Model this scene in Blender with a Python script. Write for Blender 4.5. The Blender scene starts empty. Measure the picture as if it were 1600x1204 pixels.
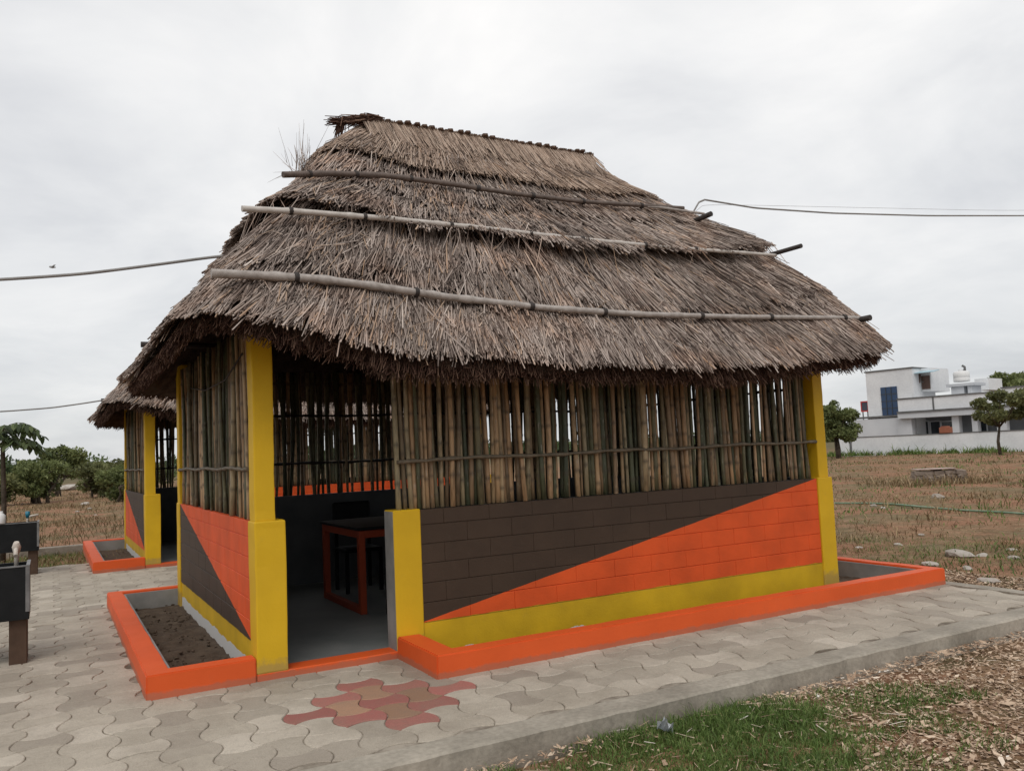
import bpy, bmesh, math, random
import numpy as np
from mathutils import Matrix, Vector, Euler

random.seed(7); rng = np.random.default_rng(11)
SC = bpy.context.scene
COL = SC.collection

# ------------------------------------------------------------------ camera
CAM = np.array([-1.2395, -5.9867, 1.5]); FPX = 1301.55
YAW, PIT, ROL = math.radians(-29.108), math.radians(4.454), math.radians(2.546)
fw = np.array([-math.sin(YAW)*math.cos(PIT), math.cos(YAW)*math.cos(PIT), math.sin(PIT)])
r0 = np.array([math.cos(YAW), math.sin(YAW), 0.0]); u0 = np.cross(r0, fw)
rt = math.cos(ROL)*r0 - math.sin(ROL)*u0; up = np.cross(rt, fw)
cd = bpy.data.cameras.new('camera'); co = bpy.data.objects.new('camera', cd); COL.objects.link(co)
cd.sensor_width = 36; cd.lens = 36*FPX/1600; cd.clip_end = 6000; cd.clip_start = .05
co.matrix_world = Matrix(((rt[0], up[0], -fw[0], CAM[0]), (rt[1], up[1], -fw[1], CAM[1]), (rt[2], up[2], -fw[2], CAM[2]), (0, 0, 0, 1)))
SC.camera = co

def ray(px, py):
    d = fw + rt*(px-800)/FPX - up*(py-602)/FPX
    return d/np.linalg.norm(d)
def at_z(px, py, z=0.): d = ray(px, py); return CAM + d*((z-CAM[2])/d[2])
def at_y(px, py, Y): d = ray(px, py); return CAM + d*((Y-CAM[1])/d[1])

# ------------------------------------------------------------------ world, sun, exposure
SUN_EL, SUN_AZ = 52, 215            # azimuth clockwise from +Y
W = bpy.data.worlds.new('World'); SC.world = W; W.use_nodes = True
nt = W.node_tree; nt.nodes.clear()
def N(t, kind, **kw):
    n = t.nodes.new(kind)
    for k, v in kw.items():
        if k in ('inp',):
            for a, b in v.items(): n.inputs[a].default_value = b
        else: setattr(n, k, v)
    return n
tc = N(nt, 'ShaderNodeTexCoord')
sep = N(nt, 'ShaderNodeSeparateXYZ'); nt.links.new(tc.outputs['Generated'], sep.inputs[0])
zadd = N(nt, 'ShaderNodeMath', operation='ADD', inp={1: .22}); nt.links.new(sep.outputs[2], zadd.inputs[0])
zmx = N(nt, 'ShaderNodeMath', operation='MAXIMUM', inp={1: .12}); nt.links.new(zadd.outputs[0], zmx.inputs[0])
dv = N(nt, 'ShaderNodeVectorMath', operation='DIVIDE'); nt.links.new(tc.outputs['Generated'], dv.inputs[0])
cmb = N(nt, 'ShaderNodeCombineXYZ')
for i in range(3): nt.links.new(zmx.outputs[0], cmb.inputs[i])
nt.links.new(cmb.outputs[0], dv.inputs[1])
mp = N(nt, 'ShaderNodeMapping'); mp.inputs['Scale'].default_value = (1.0, 1.0, .6); mp.inputs['Location'].default_value = (3.1, .7, 0)
nt.links.new(dv.outputs[0], mp.inputs[0])
n1 = N(nt, 'ShaderNodeTexNoise', inp={'Scale': 1.7, 'Detail': 6.0, 'Roughness': .55, 'Distortion': .3}); nt.links.new(mp.outputs[0], n1.inputs['Vector'])
rp = N(nt, 'ShaderNodeValToRGB'); nt.links.new(n1.outputs[0], rp.inputs[0])
e = rp.color_ramp.elements
e[0].position = .3; e[0].color = (.66, .665, .68, 1)
e[1].position = .72; e[1].color = (.93, .915, .895, 1)
m = e.new(.5); m.color = (.80, .798, .795, 1)
hz = N(nt, 'ShaderNodeValToRGB'); nt.links.new(sep.outputs[2], hz.inputs[0])
hz.color_ramp.elements[0].position = .0; hz.color_ramp.elements[0].color = (.76, .775, .795, 1); hz.color_ramp.elements[1].position = .42; hz.color_ramp.elements[1].color = (1, 1, 1, 1)
hm = N(nt, 'ShaderNodeMix', data_type='RGBA', blend_type='MULTIPLY'); hm.inputs[0].default_value = 1.; nt.links.new(rp.outputs[0], hm.inputs[6]); nt.links.new(hz.outputs[0], hm.inputs[7])
bgc = N(nt, 'ShaderNodeBackground', inp={'Strength': 1.0}); nt.links.new(hm.outputs[2], bgc.inputs[0])
sky = N(nt, 'ShaderNodeTexSky', sky_type='NISHITA', sun_disc=False, sun_elevation=math.radians(SUN_EL), sun_rotation=math.radians(SUN_AZ))
bgs = N(nt, 'ShaderNodeBackground', inp={'Strength': .08}); nt.links.new(sky.outputs[0], bgs.inputs[0])
mx = N(nt, 'ShaderNodeMixShader', inp={0: .9}); nt.links.new(bgs.outputs[0], mx.inputs[1]); nt.links.new(bgc.outputs[0], mx.inputs[2])
wo = N(nt, 'ShaderNodeOutputWorld'); nt.links.new(mx.outputs[0], wo.inputs[0])
sd = bpy.data.lights.new('sun', 'SUN'); sd.energy = 1.0; sd.angle = math.radians(30); sd.color = (1, .96, .9)
so = bpy.data.objects.new('sun', sd); COL.objects.link(so)
a, b = math.radians(SUN_AZ), math.radians(SUN_EL)
so.rotation_euler = Vector((-math.sin(a)*math.cos(b), -math.cos(a)*math.cos(b), -math.sin(b))).to_track_quat('-Z', 'Y').to_euler()
SC.view_settings.view_transform = 'Standard'; SC.view_settings.look = 'None'
SC.view_settings.exposure = 0.25; SC.view_settings.gamma = 1.0; SC.view_settings.use_curve_mapping = False

# ------------------------------------------------------------------ helpers
def tag(o, label=None, cat=None, group=None, kind=None):
    if label: o['label'] = label
    if cat: o['category'] = cat
    if group: o['group'] = group
    if kind: o['kind'] = kind
    return o
def obj(name, me, parent=None, loc=(0, 0, 0), rot=(0, 0, 0), **t):
    o = bpy.data.objects.new(name, me); COL.objects.link(o); o.parent = parent
    o.location = loc; o.rotation_euler = rot
    return tag(o, **t)
def empty(name, loc=(0, 0, 0), rz=0, parent=None, **t):
    o = obj(name, None, parent, loc, (0, 0, rz), **t); o.empty_display_size = .2
    return o
def np_mesh(name, V, F, mat=None, attr=None, smooth=False):
    """V (n,3), F (m,k) fixed arity; attr: per-vertex float 'rnd'"""
    me = bpy.data.meshes.new(name); V = np.asarray(V, np.float32); F = np.asarray(F, np.int32)
    me.vertices.add(len(V)); me.vertices.foreach_set('co', V.ravel())
    me.loops.add(F.size); me.loops.foreach_set('vertex_index', F.ravel())
    me.polygons.add(len(F)); me.polygons.foreach_set('loop_start', np.arange(0, F.size, F.shape[1], dtype=np.int32))
    if smooth: me.polygons.foreach_set('use_smooth', np.ones(len(F), bool))
    me.update(calc_edges=True)
    if attr is not None:
        at = me.attributes.new('rnd', 'FLOAT', 'POINT'); at.data.foreach_set('value', np.asarray(attr, np.float32))
    if mat: me.materials.append(mat)
    return me
def mesh_bm(name, bm, *mats, smooth=False):
    me = bpy.data.meshes.new(name); bm.to_mesh(me); bm.free()
    for m in mats: me.materials.append(m)
    if smooth:
        for p in me.polygons: p.use_smooth = True
    return me
def add_box(bm, x0, x1, y0, y1, z0, z1, bev=0., seg=1, mi=0):
    r = bmesh.ops.create_cube(bm, size=1.0)
    vs = r['verts']
    for v in vs: v.co = ((x0+x1)/2+v.co.x*(x1-x0), (y0+y1)/2+v.co.y*(y1-y0), (z0+z1)/2+v.co.z*(z1-z0))
    fs = set(f for v in vs for f in v.link_faces)
    for f in fs: f.material_index = mi
    if bev:
        es = list(set(e for v in vs for e in v.link_edges))
        bmesh.ops.bevel(bm, geom=es, offset=bev, segments=seg, affect='EDGES', profile=.6)
def box_mesh(name, boxes, mat, bev=0., seg=1):
    bm = bmesh.new()
    for b in boxes: add_box(bm, *b, bev=bev, seg=seg)
    return mesh_bm(name, bm, mat)
def tube(bm, pts, rad, n=8, cap=True, mi=0):
    """tube through points; rad scalar or list"""
    pts = [Vector(p) for p in pts]; rads = rad if hasattr(rad, '__len__') else [rad]*len(pts)
    rings = []
    ref = None
    for i, p in enumerate(pts):
        t = (pts[min(i+1, len(pts)-1)]-pts[max(i-1, 0)]).normalized()
        if ref is None:
            ref = Vector((0, 0, 1)) if abs(t.z) < .9 else Vector((1, 0, 0))
        x = (ref - t*ref.dot(t)).normalized(); y = t.cross(x); ref = x
        rings.append([bm.verts.new(p+(x*math.cos(2*math.pi*k/n)+y*math.sin(2*math.pi*k/n))*rads[i]) for k in range(n)])
    for a, b in zip(rings, rings[1:]):
        for k in range(n):
            f = bm.faces.new((a[k], a[(k+1) % n], b[(k+1) % n], b[k])); f.smooth = True; f.material_index = mi
    if cap:
        bm.faces.new(list(reversed(rings[0]))).material_index = mi; bm.faces.new(rings[-1]).material_index = mi
def tube_mesh(name, pts, rad, mat, n=8):
    bm = bmesh.new(); tube(bm, pts, rad, n); return mesh_bm(name, bm, mat)
def prisms(name, P0, P1, r0, r1, rnd, mat, k=3):
    """many thin k-sided straws as one mesh"""
    P0 = np.asarray(P0); P1 = np.asarray(P1); n = len(P0)
    d = P1-P0; d /= np.linalg.norm(d, axis=1)[:, None]+1e-9
    ref = rng.normal(size=(n, 3)); x = np.cross(d, ref); x /= np.linalg.norm(x, axis=1)[:, None]+1e-9; y = np.cross(d, x)
    V = np.zeros((n, 2*k, 3))
    r0 = np.broadcast_to(r0, (n,)); r1 = np.broadcast_to(r1, (n,))
    for i in range(k):
        c, s = math.cos(2*math.pi*i/k), math.sin(2*math.pi*i/k); o = x*c+y*s
        V[:, i] = P0+o*r0[:, None]; V[:, k+i] = P1+o*r1[:, None]
    base = (np.arange(n)*2*k)[:, None]
    F = np.stack([base+np.array([[i, (i+1) % k, k+(i+1) % k, k+i]]) for i in range(k)], 1).reshape(-1, 4)
    return np_mesh(name, V.reshape(-1, 3), F, mat, np.repeat(rnd, 2*k))
def blades(name, P, h, w, lean, rnd, mat):
    """grass blades: bent 3-point strips -> 1 quad + 1 tri as two quads (tip doubled)"""
    n = len(P); ang = rng.uniform(0, 2*math.pi, n); la = rng.uniform(0, 2*math.pi, n)
    sx = np.stack([np.cos(ang), np.sin(ang), np.zeros(n)], 1)*w[:, None]*.5
    lv = np.stack([np.cos(la), np.sin(la), np.zeros(n)], 1)*(lean*h)[:, None]
    z = np.array([0, 0, 1.])
    V = np.stack([P-sx, P+sx, P+sx*.8+lv*.35+z*(h*.55)[:, None], P-sx*.8+lv*.35+z*(h*.55)[:, None], P+lv+z*(h*np.clip(1-.3*lean, .3, 1))[:, None]], 1)
    b = (np.arange(n)*5)[:, None]
    F = np.concatenate([b+np.array([[0, 1, 2]]), b+np.array([[0, 2, 3]]), b+np.array([[3, 2, 4]])])
    return np_mesh(name, V.reshape(-1, 3), F, mat, np.repeat(rnd, 5))
def wav(x, seed, k=6, f0=1.):
    g = np.random.default_rng(seed); o = 0
    for i in range(k): o = o+np.sin(x*f0*(1.7**i)*g.uniform(.8, 1.2)+g.uniform(0, 6.28))/(1.35**i)
    return o/2.6
def wav2(x, y, seed, f0=1., k=7):
    g = np.random.default_rng(seed); o = 0
    for i in range(k):
        a = g.uniform(0, 6.28); f = f0*1.6**(i*.8)
        o = o+np.sin((x*math.cos(a)+y*math.sin(a))*f+g.uniform(0, 6.28))/(1.3**i)
    return o/2.6

# ------------------------------------------------------------------ materials
def mat(name, rough=.8, spec=.3):
    m = bpy.data.materials.new(name); m.use_nodes = True; t = m.node_tree
    b = t.nodes['Principled BSDF']; b.inputs['Roughness'].default_value = rough; b.inputs['Specular IOR Level'].default_value = spec
    return m, t, b
def ramp(t, src, stops, interp='LINEAR'):
    r = t.nodes.new('ShaderNodeValToRGB'); el = r.color_ramp.elements; r.color_ramp.interpolation = interp
    while len(el) < len(stops): el.new(.5)
    for e_, (p, c) in zip(el, stops): e_.position = p; e_.color = (*c, 1)
    if src is not None: t.links.new(src, r.inputs[0])
    return r.outputs[0]
def noise(t, scale, detail=4., rough=.55, vec=None, dist=0.):
    n = N(t, 'ShaderNodeTexNoise', inp={'Scale': scale, 'Detail': detail, 'Roughness': rough, 'Distortion': dist})
    if vec is None:
        g = t.nodes.new('ShaderNodeNewGeometry'); vec = g.outputs['Position']
    t.links.new(vec, n.inputs['Vector']); return n.outputs[0]
def mixc(t, fac, a, b, mode='MIX'):
    m = N(t, 'ShaderNodeMix', data_type='RGBA', blend_type=mode)
    for s, v in ((m.inputs[0], fac), (m.inputs[6], a), (m.inputs[7], b)):
        if isinstance(v, bpy.types.NodeSocket): t.links.new(v, s)
        elif isinstance(v, (tuple, list)): s.default_value = (*v, 1)
        else: s.default_value = v
    return m.outputs[2]
def mth(t, op, a, b=None, c=None):
    m = N(t, 'ShaderNodeMath', operation=op)
    for i, v in enumerate((a, b, c)):
        if v is None: continue
        if isinstance(v, bpy.types.NodeSocket): t.links.new(v, m.inputs[i])
        else: m.inputs[i].default_value = v
    return m.outputs[0]
def bump(t, b, h, strength=.3, dist=.01):
    n = N(t, 'ShaderNodeBump', inp={'Strength': strength, 'Distance': dist}); t.links.new(h, n.inputs['Height']); t.links.new(n.outputs[0], b.inputs['Normal'])
def mottled(name, c1, c2, scale=3., rough=.8, spec=.3, b_scale=60., b_str=.25, b_dist=.004, lo=.35, hi=.65, fine=0.):
    m, t, b = mat(name, rough, spec)
    c = ramp(t, noise(t, scale, 6., .6), [(lo, c1), (hi, c2)])
    if fine:
        c = mixc(t, fine, c, ramp(t, noise(t, scale*14, 3., .6), [(.35, (.35, .35, .35)), (.65, (1, 1, 1))]), 'MULTIPLY')
    t.links.new(c, b.inputs['Base Color'])
    if b_str: bump(t, b, noise(t, b_scale, 5., .6), b_str, b_dist)
    return m
def attr_mat(name, stops, rough=.85, spec=.2, var=None, trans=0., warm=0.):
    m, t, b = mat(name, rough, spec)
    a = N(t, 'ShaderNodeAttribute', attribute_name='rnd')
    c = ramp(t, a.outputs['Fac'], stops)
    if var:
        c = mixc(t, 1., c, ramp(t, noise(t, var, 4., .6), [(.3, (.62, .6, .58)), (.7, (1.12, 1.1, 1.08))]), 'MULTIPLY')
    if warm:
        c = mixc(t, mth(t, 'MULTIPLY', ramp(t, noise(t, 2.3, 5., .65), [(.48, (0, 0, 0)), (.66, (1, 1, 1))]), warm), c, mixc(t, 1., c, (1.12, .84, .66), 'MULTIPLY'))
    t.links.new(c, b.inputs['Base Color'])
    if trans:
        tr = t.nodes.new('ShaderNodeBsdfTranslucent'); t.links.new(c, tr.inputs[0])
        mxs = N(t, 'ShaderNodeMixShader', inp={0: trans}); t.links.new(b.outputs[0], mxs.inputs[1]); t.links.new(tr.outputs[0], mxs.inputs[2])
        t.links.new(mxs.outputs[0], t.nodes['Material Output'].inputs[0])
    return m

YEL = (.68, .42, .010); YEL2 = (.58, .355, .009)
ORA = (.68, .088, .014); BRO = (.052, .031, .0185)
WHITE = (.56, .55, .53); CEM = (.23, .23, .225)

def painted(name, c, c2, dirt=(.12, .09, .07), dirt_z=None):
    m, t, b = mat(name, .62, .35)
    col = ramp(t, noise(t, 2.2, 5.), [(.3, c2), (.7, c)])
    g = noise(t, 9., 8., .7)
    col = mixc(t, mth(t, 'MULTIPLY', ramp(t, g, [(.58, (0, 0, 0)), (.85, (1, 1, 1))]), .16), col, dirt)
    if dirt_z:                      # splash dirt thrown up from the ground
        geo = t.nodes.new('ShaderNodeNewGeometry'); s = t.nodes.new('ShaderNodeSeparateXYZ'); t.links.new(geo.outputs['Position'], s.inputs[0])
        h = mth(t, 'ADD', s.outputs[2], mth(t, 'MULTIPLY', noise(t, 14., 6., .7), -dirt_z*1.2))
        f = ramp(t, mth(t, 'DIVIDE', h, dirt_z), [(-.0, (.45, .45, .45)), (.35, (0, 0, 0))])
        col = mixc(t, f, col, (.2, .15, .11))
    t.links.new(col, b.inputs['Base Color'])
    bump(t, b, noise(t, 45., 6., .65), .22, .006)
    return m
M_YEL = painted('yellow_paint', YEL, YEL2, dirt_z=.16)
M_ORA = painted('orange_paint', (.72, .105, .018), (.62, .088, .015), dirt_z=.05)

def wall_paint(name, A, B):
    """A above the diagonal, B below, yellow plinth band, bare limewash at its ragged foot (UV: along wall, height in m)"""
    m, t, b = mat(name, .6, .35)
    uv = t.nodes.new('ShaderNodeUVMap'); s = t.nodes.new('ShaderNodeSeparateXYZ'); t.links.new(uv.outputs[0], s.inputs[0])
    u, z = s.outputs[0], s.outputs[1]
    v = mth(t, 'DIVIDE', mth(t, 'SUBTRACT', z, .235), .845)
    wob = mth(t, 'MULTIPLY', mth(t, 'SUBTRACT', noise(t, 5., 3.), .5), .012)
    dia = mth(t, 'GREATER_THAN', mth(t, 'SUBTRACT', mth(t, 'ADD', v, wob), u), 0.)
    var = noise(t, 2.5, 5.)
    def two(c): return ramp(t, var, [(.3, tuple(x*.82 for x in c)), (.7, tuple(min(1, x*1.12) for x in c))])
    col = mixc(t, dia, two(B), two(A))
    yz = mth(t, 'ADD', z, mth(t, 'MULTIPLY', mth(t, 'SUBTRACT', noise(t, 7., 3.), .5), .018))
    col = mixc(t, mth(t, 'LESS_THAN', yz, .232), col, two(YEL2))
    wz = mth(t, 'ADD', z, mth(t, 'MULTIPLY', mth(t, 'SUBTRACT', noise(t, 4., 5.), .5), .09))
    col = mixc(t, mth(t, 'LESS_THAN', wz, .075), col, WHITE)
    col = mixc(t, mth(t, 'MULTIPLY', ramp(t, noise(t, 11., 8., .7), [(.58, (0, 0, 0)), (.85, (1, 1, 1))]), .16), col, (.16, .12, .09))
    t.links.new(col, b.inputs['Base Color'])
    bump(t, b, noise(t, 55., 6., .65), .3, .006)
    return m
M_PAINT_BO = wall_paint('paint_brown_over_orange', BRO, ORA)
M_PAINT_OB = wall_paint('paint_orange_over_brown', ORA, BRO)
M_CEM = mottled('cement_plaster', (.19, .19, .185), (.30, .295, .285), 2.5, .85, .2, 40., .3)
M_CEMD = mottled('shaded_inner_plaster', (.085, .09, .095), (.125, .13, .135), 2.5, .85, .2, 40., .3)  # same cement plaster, with the hut's indoor shade put into its colour
M_FLOOR = mottled('cement_floor', (.13, .14, .14), (.20, .205, .20), 1.6, .55, .4, 30., .12)
M_SOIL = mottled('bed_soil', (.08, .058, .043), (.125, .094, .07), 9., .95, .1, 60., .7, .012, fine=.45)
M_BLACK = mottled('black_paint', (.006, .007, .008), (.012, .013, .014), 6., .5, .2, 30., .1)
M_BROWNPOST = mottled('brown_post_paint', (.06, .035, .022), (.1, .06, .04), 5., .7, .3, 30., .3)

THATCH_STOPS = [(0, (.06, .043, .036)), (.22, (.17, .13, .112)), (.46, (.35, .29, .255)), (.76, (.53, .455, .41)), (.88, (.50, .35, .24)), (1, (.70, .62, .56))]
M_THATCH = attr_mat('thatch_straw', THATCH_STOPS, .8, .25, var=1.6, warm=.42)
M_THATCH_T = attr_mat('thatch_straw_tan', [(0, (.12, .085, .066)), (.3, (.30, .22, .17)), (.6, (.46, .35, .275)), (.85, (.55, .44, .36)), (1, (.66, .54, .44))], .8, .25, var=1.6)
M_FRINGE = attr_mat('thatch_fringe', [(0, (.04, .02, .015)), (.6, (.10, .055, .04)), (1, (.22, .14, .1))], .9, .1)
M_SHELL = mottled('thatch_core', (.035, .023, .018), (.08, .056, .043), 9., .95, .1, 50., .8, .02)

def pole_mat(name, c1, c2, band=.3):
    m, t, b = mat(name, .6, .3)
    tcn = t.nodes.new('ShaderNodeTexCoord')
    mpn = t.nodes.new('ShaderNodeMapping'); mpn.inputs['Scale'].default_value = (30, 30, 30); t.links.new(tcn.outputs['Object'], mpn.inputs[0])
    col = ramp(t, noise(t, .5, 6., .65, mpn.outputs[0]), [(.3, c1), (.7, c2)])
    col = mixc(t, mth(t, 'MULTIPLY', ramp(t, noise(t, 25., 5., .7), [(.5, (0, 0, 0)), (.75, (1, 1, 1))]), band), col, (.05, .04, .03))
    t.links.new(col, b.inputs['Base Color']); bump(t, b, noise(t, 70., 3.), .2, .004)
    return m
M_POLE_GREY = pole_mat('weathered_pole', (.26, .225, .2), (.46, .42, .39))
M_POLE_PALE = pole_mat('pale_pole', (.42, .38, .34), (.6, .56, .52))
M_POLE_DARK = pole_mat('dark_pole', (.085, .065, .055), (.17, .13, .11))
M_STUB = pole_mat('dark_stub', (.025, .02, .018), (.05, .04, .036))
M_ROPE = pole_mat('rope_rail', (.09, .075, .05), (.19, .15, .105), .5)

def bamboo_mat():
    m, t, b = mat('bamboo', .5, .35)
    oi = t.nodes.new('ShaderNodeObjectInfo'); r = oi.outputs['Random']
    base = ramp(t, r, [(0, (.055, .068, .042)), (.18, (.08, .09, .05)), (.36, (.135, .125, .07)), (.5, (.18, .13, .08)), (.66, (.28, .19, .115)), (.8, (.42, .27, .15)), (.92, (.30, .26, .165)), (1, (.52, .35, .21))])
    tcn = t.nodes.new('ShaderNodeTexCoord')
    mpn = t.nodes.new('ShaderNodeMapping'); mpn.inputs['Scale'].default_value = (26, 26, 5.)
    t.links.new(tcn.outputs['Object'], mpn.inputs[0]); off = N(t, 'ShaderNodeVectorMath', operation='ADD'); t.links.new(mpn.outputs[0], off.inputs[0])
    cmbx = t.nodes.new('ShaderNodeCombineXYZ'); t.links.new(mth(t, 'MULTIPLY', r, 97.), cmbx.inputs[2]); t.links.new(cmbx.outputs[0], off.inputs[1])
    n = noise(t, 1., 6., .65, off.outputs[0])
    col = mixc(t, 1., base, ramp(t, n, [(.28, (.3, .28, .25)), (.5, (.9, .88, .84)), (.75, (1.25, 1.2, 1.1))]), 'MULTIPLY')
    a = N(t, 'ShaderNodeAttribute', attribute_name='rnd')      # 1 at a node ring
    col = mixc(t, mth(t, 'MULTIPLY', a.outputs['Fac'], .65), col, (.06, .045, .03))
    col = mixc(t, mth(t, 'MULTIPLY', ramp(t, noise(t, 1.7, 3., .6, off.outputs[0]), [(.62, (0, 0, 0)), (.7, (1, 1, 1))]), .4), col, (.42, .4, .34))
    t.links.new(col, b.inputs['Base Color']); bump(t, b, n, .15, .003)
    return m
M_BAMBOO = bamboo_mat()

def paver_mat(name, use_attr, tint=None):
    m, t, b = mat(name, .8, .25)
    if use_attr: r = N(t, 'ShaderNodeAttribute', attribute_name='rnd').outputs['Fac']
    else: r = t.nodes.new('ShaderNodeObjectInfo').outputs['Random']
    if tint is None:
        base = ramp(t, r, [(0, (.33, .285, .235)), (.3, (.43, .38, .31)), (.7, (.47, .415, .34)), (1, (.54, .48, .40))])
        stain = (.25, .21, .165)
    else:
        base = ramp(t, r, [(0, tuple(x*.8 for x in tint)), (1, tuple(x*1.2 for x in tint))]); stain = (.27, .19, .14)
    col = mixc(t, ramp(t, noise(t, 1.6, 6., .65), [(.42, (0, 0, 0)), (.75, (.75, .75, .75))]), base, stain)
    col = mixc(t, mth(t, 'MULTIPLY', ramp(t, noise(t, 22., 6., .7), [(.5, (0, 0, 0)), (.75, (1, 1, 1))]), .35), col, (.2, .17, .14))
    col = mixc(t, 1., col, ramp(t, noise(t, 140., 2.), [(.3, (.8, .8, .8)), (.7, (1.1, 1.1, 1.1))]), 'MULTIPLY')
    t.links.new(col, b.inputs['Base Color']); bump(t, b, noise(t, 90., 5., .7), .35, .006)
    return m
M_PAV = paver_mat('paver_grey', False); M_PAVS = paver_mat('paver_grey_far', True)
M_PAVR = paver_mat('paver_red', False, (.36, .135, .115)); M_PAVO = paver_mat('paver_ochre', False, (.34, .20, .13))
M_JOINT = mottled('joint_dirt', (.13, .105, .08), (.36, .315, .26), 5., .95, .1, 60., .6, .01, .4, .6)
M_EDGE = mottled('concrete_edging', (.28, .25, .205), (.43, .385, .32), 2.2, .85, .2, 45., .5, .008, fine=.3)

# ------------------------------------------------------------------ roads / ground
FIELD = -.10
gx = np.unique(np.round(np.concatenate([np.linspace(-2500, -60, 14), np.linspace(-60, -8, 27), np.arange(-8, 16, .16), np.arange(16, 62, .9), np.linspace(62, 2500, 14)]), 3))
gy = np.unique(np.round(np.concatenate([np.linspace(-400, -12, 8), np.arange(-12, 16, .2), np.arange(16, 90, 1.), np.linspace(90, 2500, 14)]), 3))
X, Y = np.meshgrid(gx, gy, indexing='ij')
Zg = FIELD + .012*wav2(X, Y, 3, 5.) + .02*wav2(X, Y, 4, 1.1)
far = np.clip((np.hypot(X, Y-3)-14)/20, 0, 1); Zg += far*.06*wav2(X, Y, 5, .35)
Zg = np.where(np.hypot(X, Y) > 140, FIELD, Zg)
slab = (X > -9.5) & (X < 6.75) & (Y > -2.25) & (Y < 9.45)
Zg = np.where(slab, np.minimum(Zg, FIELD-.06), Zg)
ii = np.arange(X.size).reshape(X.shape)
F = np.stack([ii[:-1, :-1], ii[1:, :-1], ii[1:, 1:], ii[:-1, 1:]], -1).reshape(-1, 4)
def ground_mat():
    m, t, b = mat('field_soil', .95, .1)
    n1_ = noise(t, .55, 7., .65); n2_ = noise(t, 3.3, 6., .7); n3_ = noise(t, 24., 5., .7)
    soil = ramp(t, n2_, [(.3, (.19, .10, .06)), (.5, (.31, .17, .105)), (.7, (.39, .24, .155))])
    dry = ramp(t, n2_, [(.3, (.14, .11, .06)), (.7, (.27, .21, .125))])
    col = mixc(t, ramp(t, n1_, [(.42, (0, 0, 0)), (.6, (1, 1, 1))]), soil, dry)
    col = mixc(t, 1., col, ramp(t, n3_, [(.28, (.5, .48, .45)), (.72, (1.25, 1.22, 1.2))]), 'MULTIPLY')
    # far-off fields are scrub green-brown
    geo = t.nodes.new('ShaderNodeNewGeometry'); ln = N(t, 'ShaderNodeVectorMath', operation='LENGTH'); t.links.new(geo.outputs['Position'], ln.inputs[0])
    col = mixc(t, ramp(t, mth(t, 'DIVIDE', ln.outputs['Value'], 200.), [(.3, (0, 0, 0)), (.6, (.8, .8, .8))]), col, (.10, .095, .05))
    t.links.new(col, b.inputs['Base Color'])
    bump(t, b, mth(t, 'ADD', mth(t, 'MULTIPLY', n3_, .4), n2_), .9, .05)
    return m
obj('ground', np_mesh('ground', np.stack([X, Y, Zg], -1).reshape(-1, 3), F, ground_mat(), smooth=True), kind='structure')

# --- paving: slab with joint dirt, edging strip, dumb-bell pavers
PX0, PX1, PY0, PY1 = -9.4, 6.62, -2.02, 9.3
pave = obj('pavement', box_mesh('pavement', [(PX0+.02, PX1-.02, PY0+.02, -.64, -.2, -.009), (PX0+.02, 1.1, -.64, .05, -.2, -.009), (6.40, PX1-.02, -.64, .05, -.2, -.009), (PX0+.02, -.62, .05, 4.2, -.2, -.009), (6.40, PX1-.02, .05, 4.2, -.2, -.009), (PX0+.02, PX1-.02, 4.2, 7.0, -.2, -.009), (PX0+.02, 1.1, 7.0, 7.7, -.2, -.009), (6.40, PX1-.02, 7.0, 7.7, -.2, -.009), (PX0+.02, -.62, 7.7, PY1-.02, -.2, -.009)], M_JOINT), kind='structure')
def rough_strip(name, x0, x1, y0, y1, z0, z1, m, step=.12, amp=.006, seed=1):
    """concrete strip with slightly uneven arris, long axis = longer side"""
    bm = bmesh.new(); g = np.random.default_rng(seed)
    alongx = (x1-x0) > (y1-y0); L = (x1-x0) if alongx else (y1-y0); n = max(2, int(L/step)); rows = []
    for i in range(n+1):
        s = i/n; j = g.normal(0, amp, 4)
        if alongx:
            x = x0+s*L; pr = [(x, y0+j[0]*.5, z0), (x, y0+j[1], z1-.012), (x, y0+.014+j[1], z1+j[2]*.25), (x, y1, z1+j[3]*.2), (x, y1, z0)]
        else:
            y = y0+s*L; pr = [(x1+j[0]*.5, y, z0), (x1+j[1], y, z1-.012), (x1-.014+j[1], y, z1+j[2]*.25), (x0, y, z1+j[3]*.2), (x0, y, z0)]
        rows.append([bm.verts.new(p) for p in pr])
    for a_, b_ in zip(rows, rows[1:]):
        for k in range(4): bm.faces.new((a_[k], b_[k], b_[k+1], a_[k+1]))
    bm.faces.new(rows[0]); bm.faces.new(list(reversed(rows[-1])))
    bmesh.ops.recalc_face_normals(bm, faces=bm.faces)
    return mesh_bm(name, bm, m)
obj('edging', rough_strip('edging', PX0, PX1, PY0, PY0+.2, -.22, .007, M_EDGE, seed=2), pave)
obj('edging', rough_strip('edging_r', PX1-.16, PX1+.002, PY0+.2, .2, -.22, .005, M_EDGE, seed=3), pave)
PIT_ = .23; CX, CY = .56, -.96; BUL = .042
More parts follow.
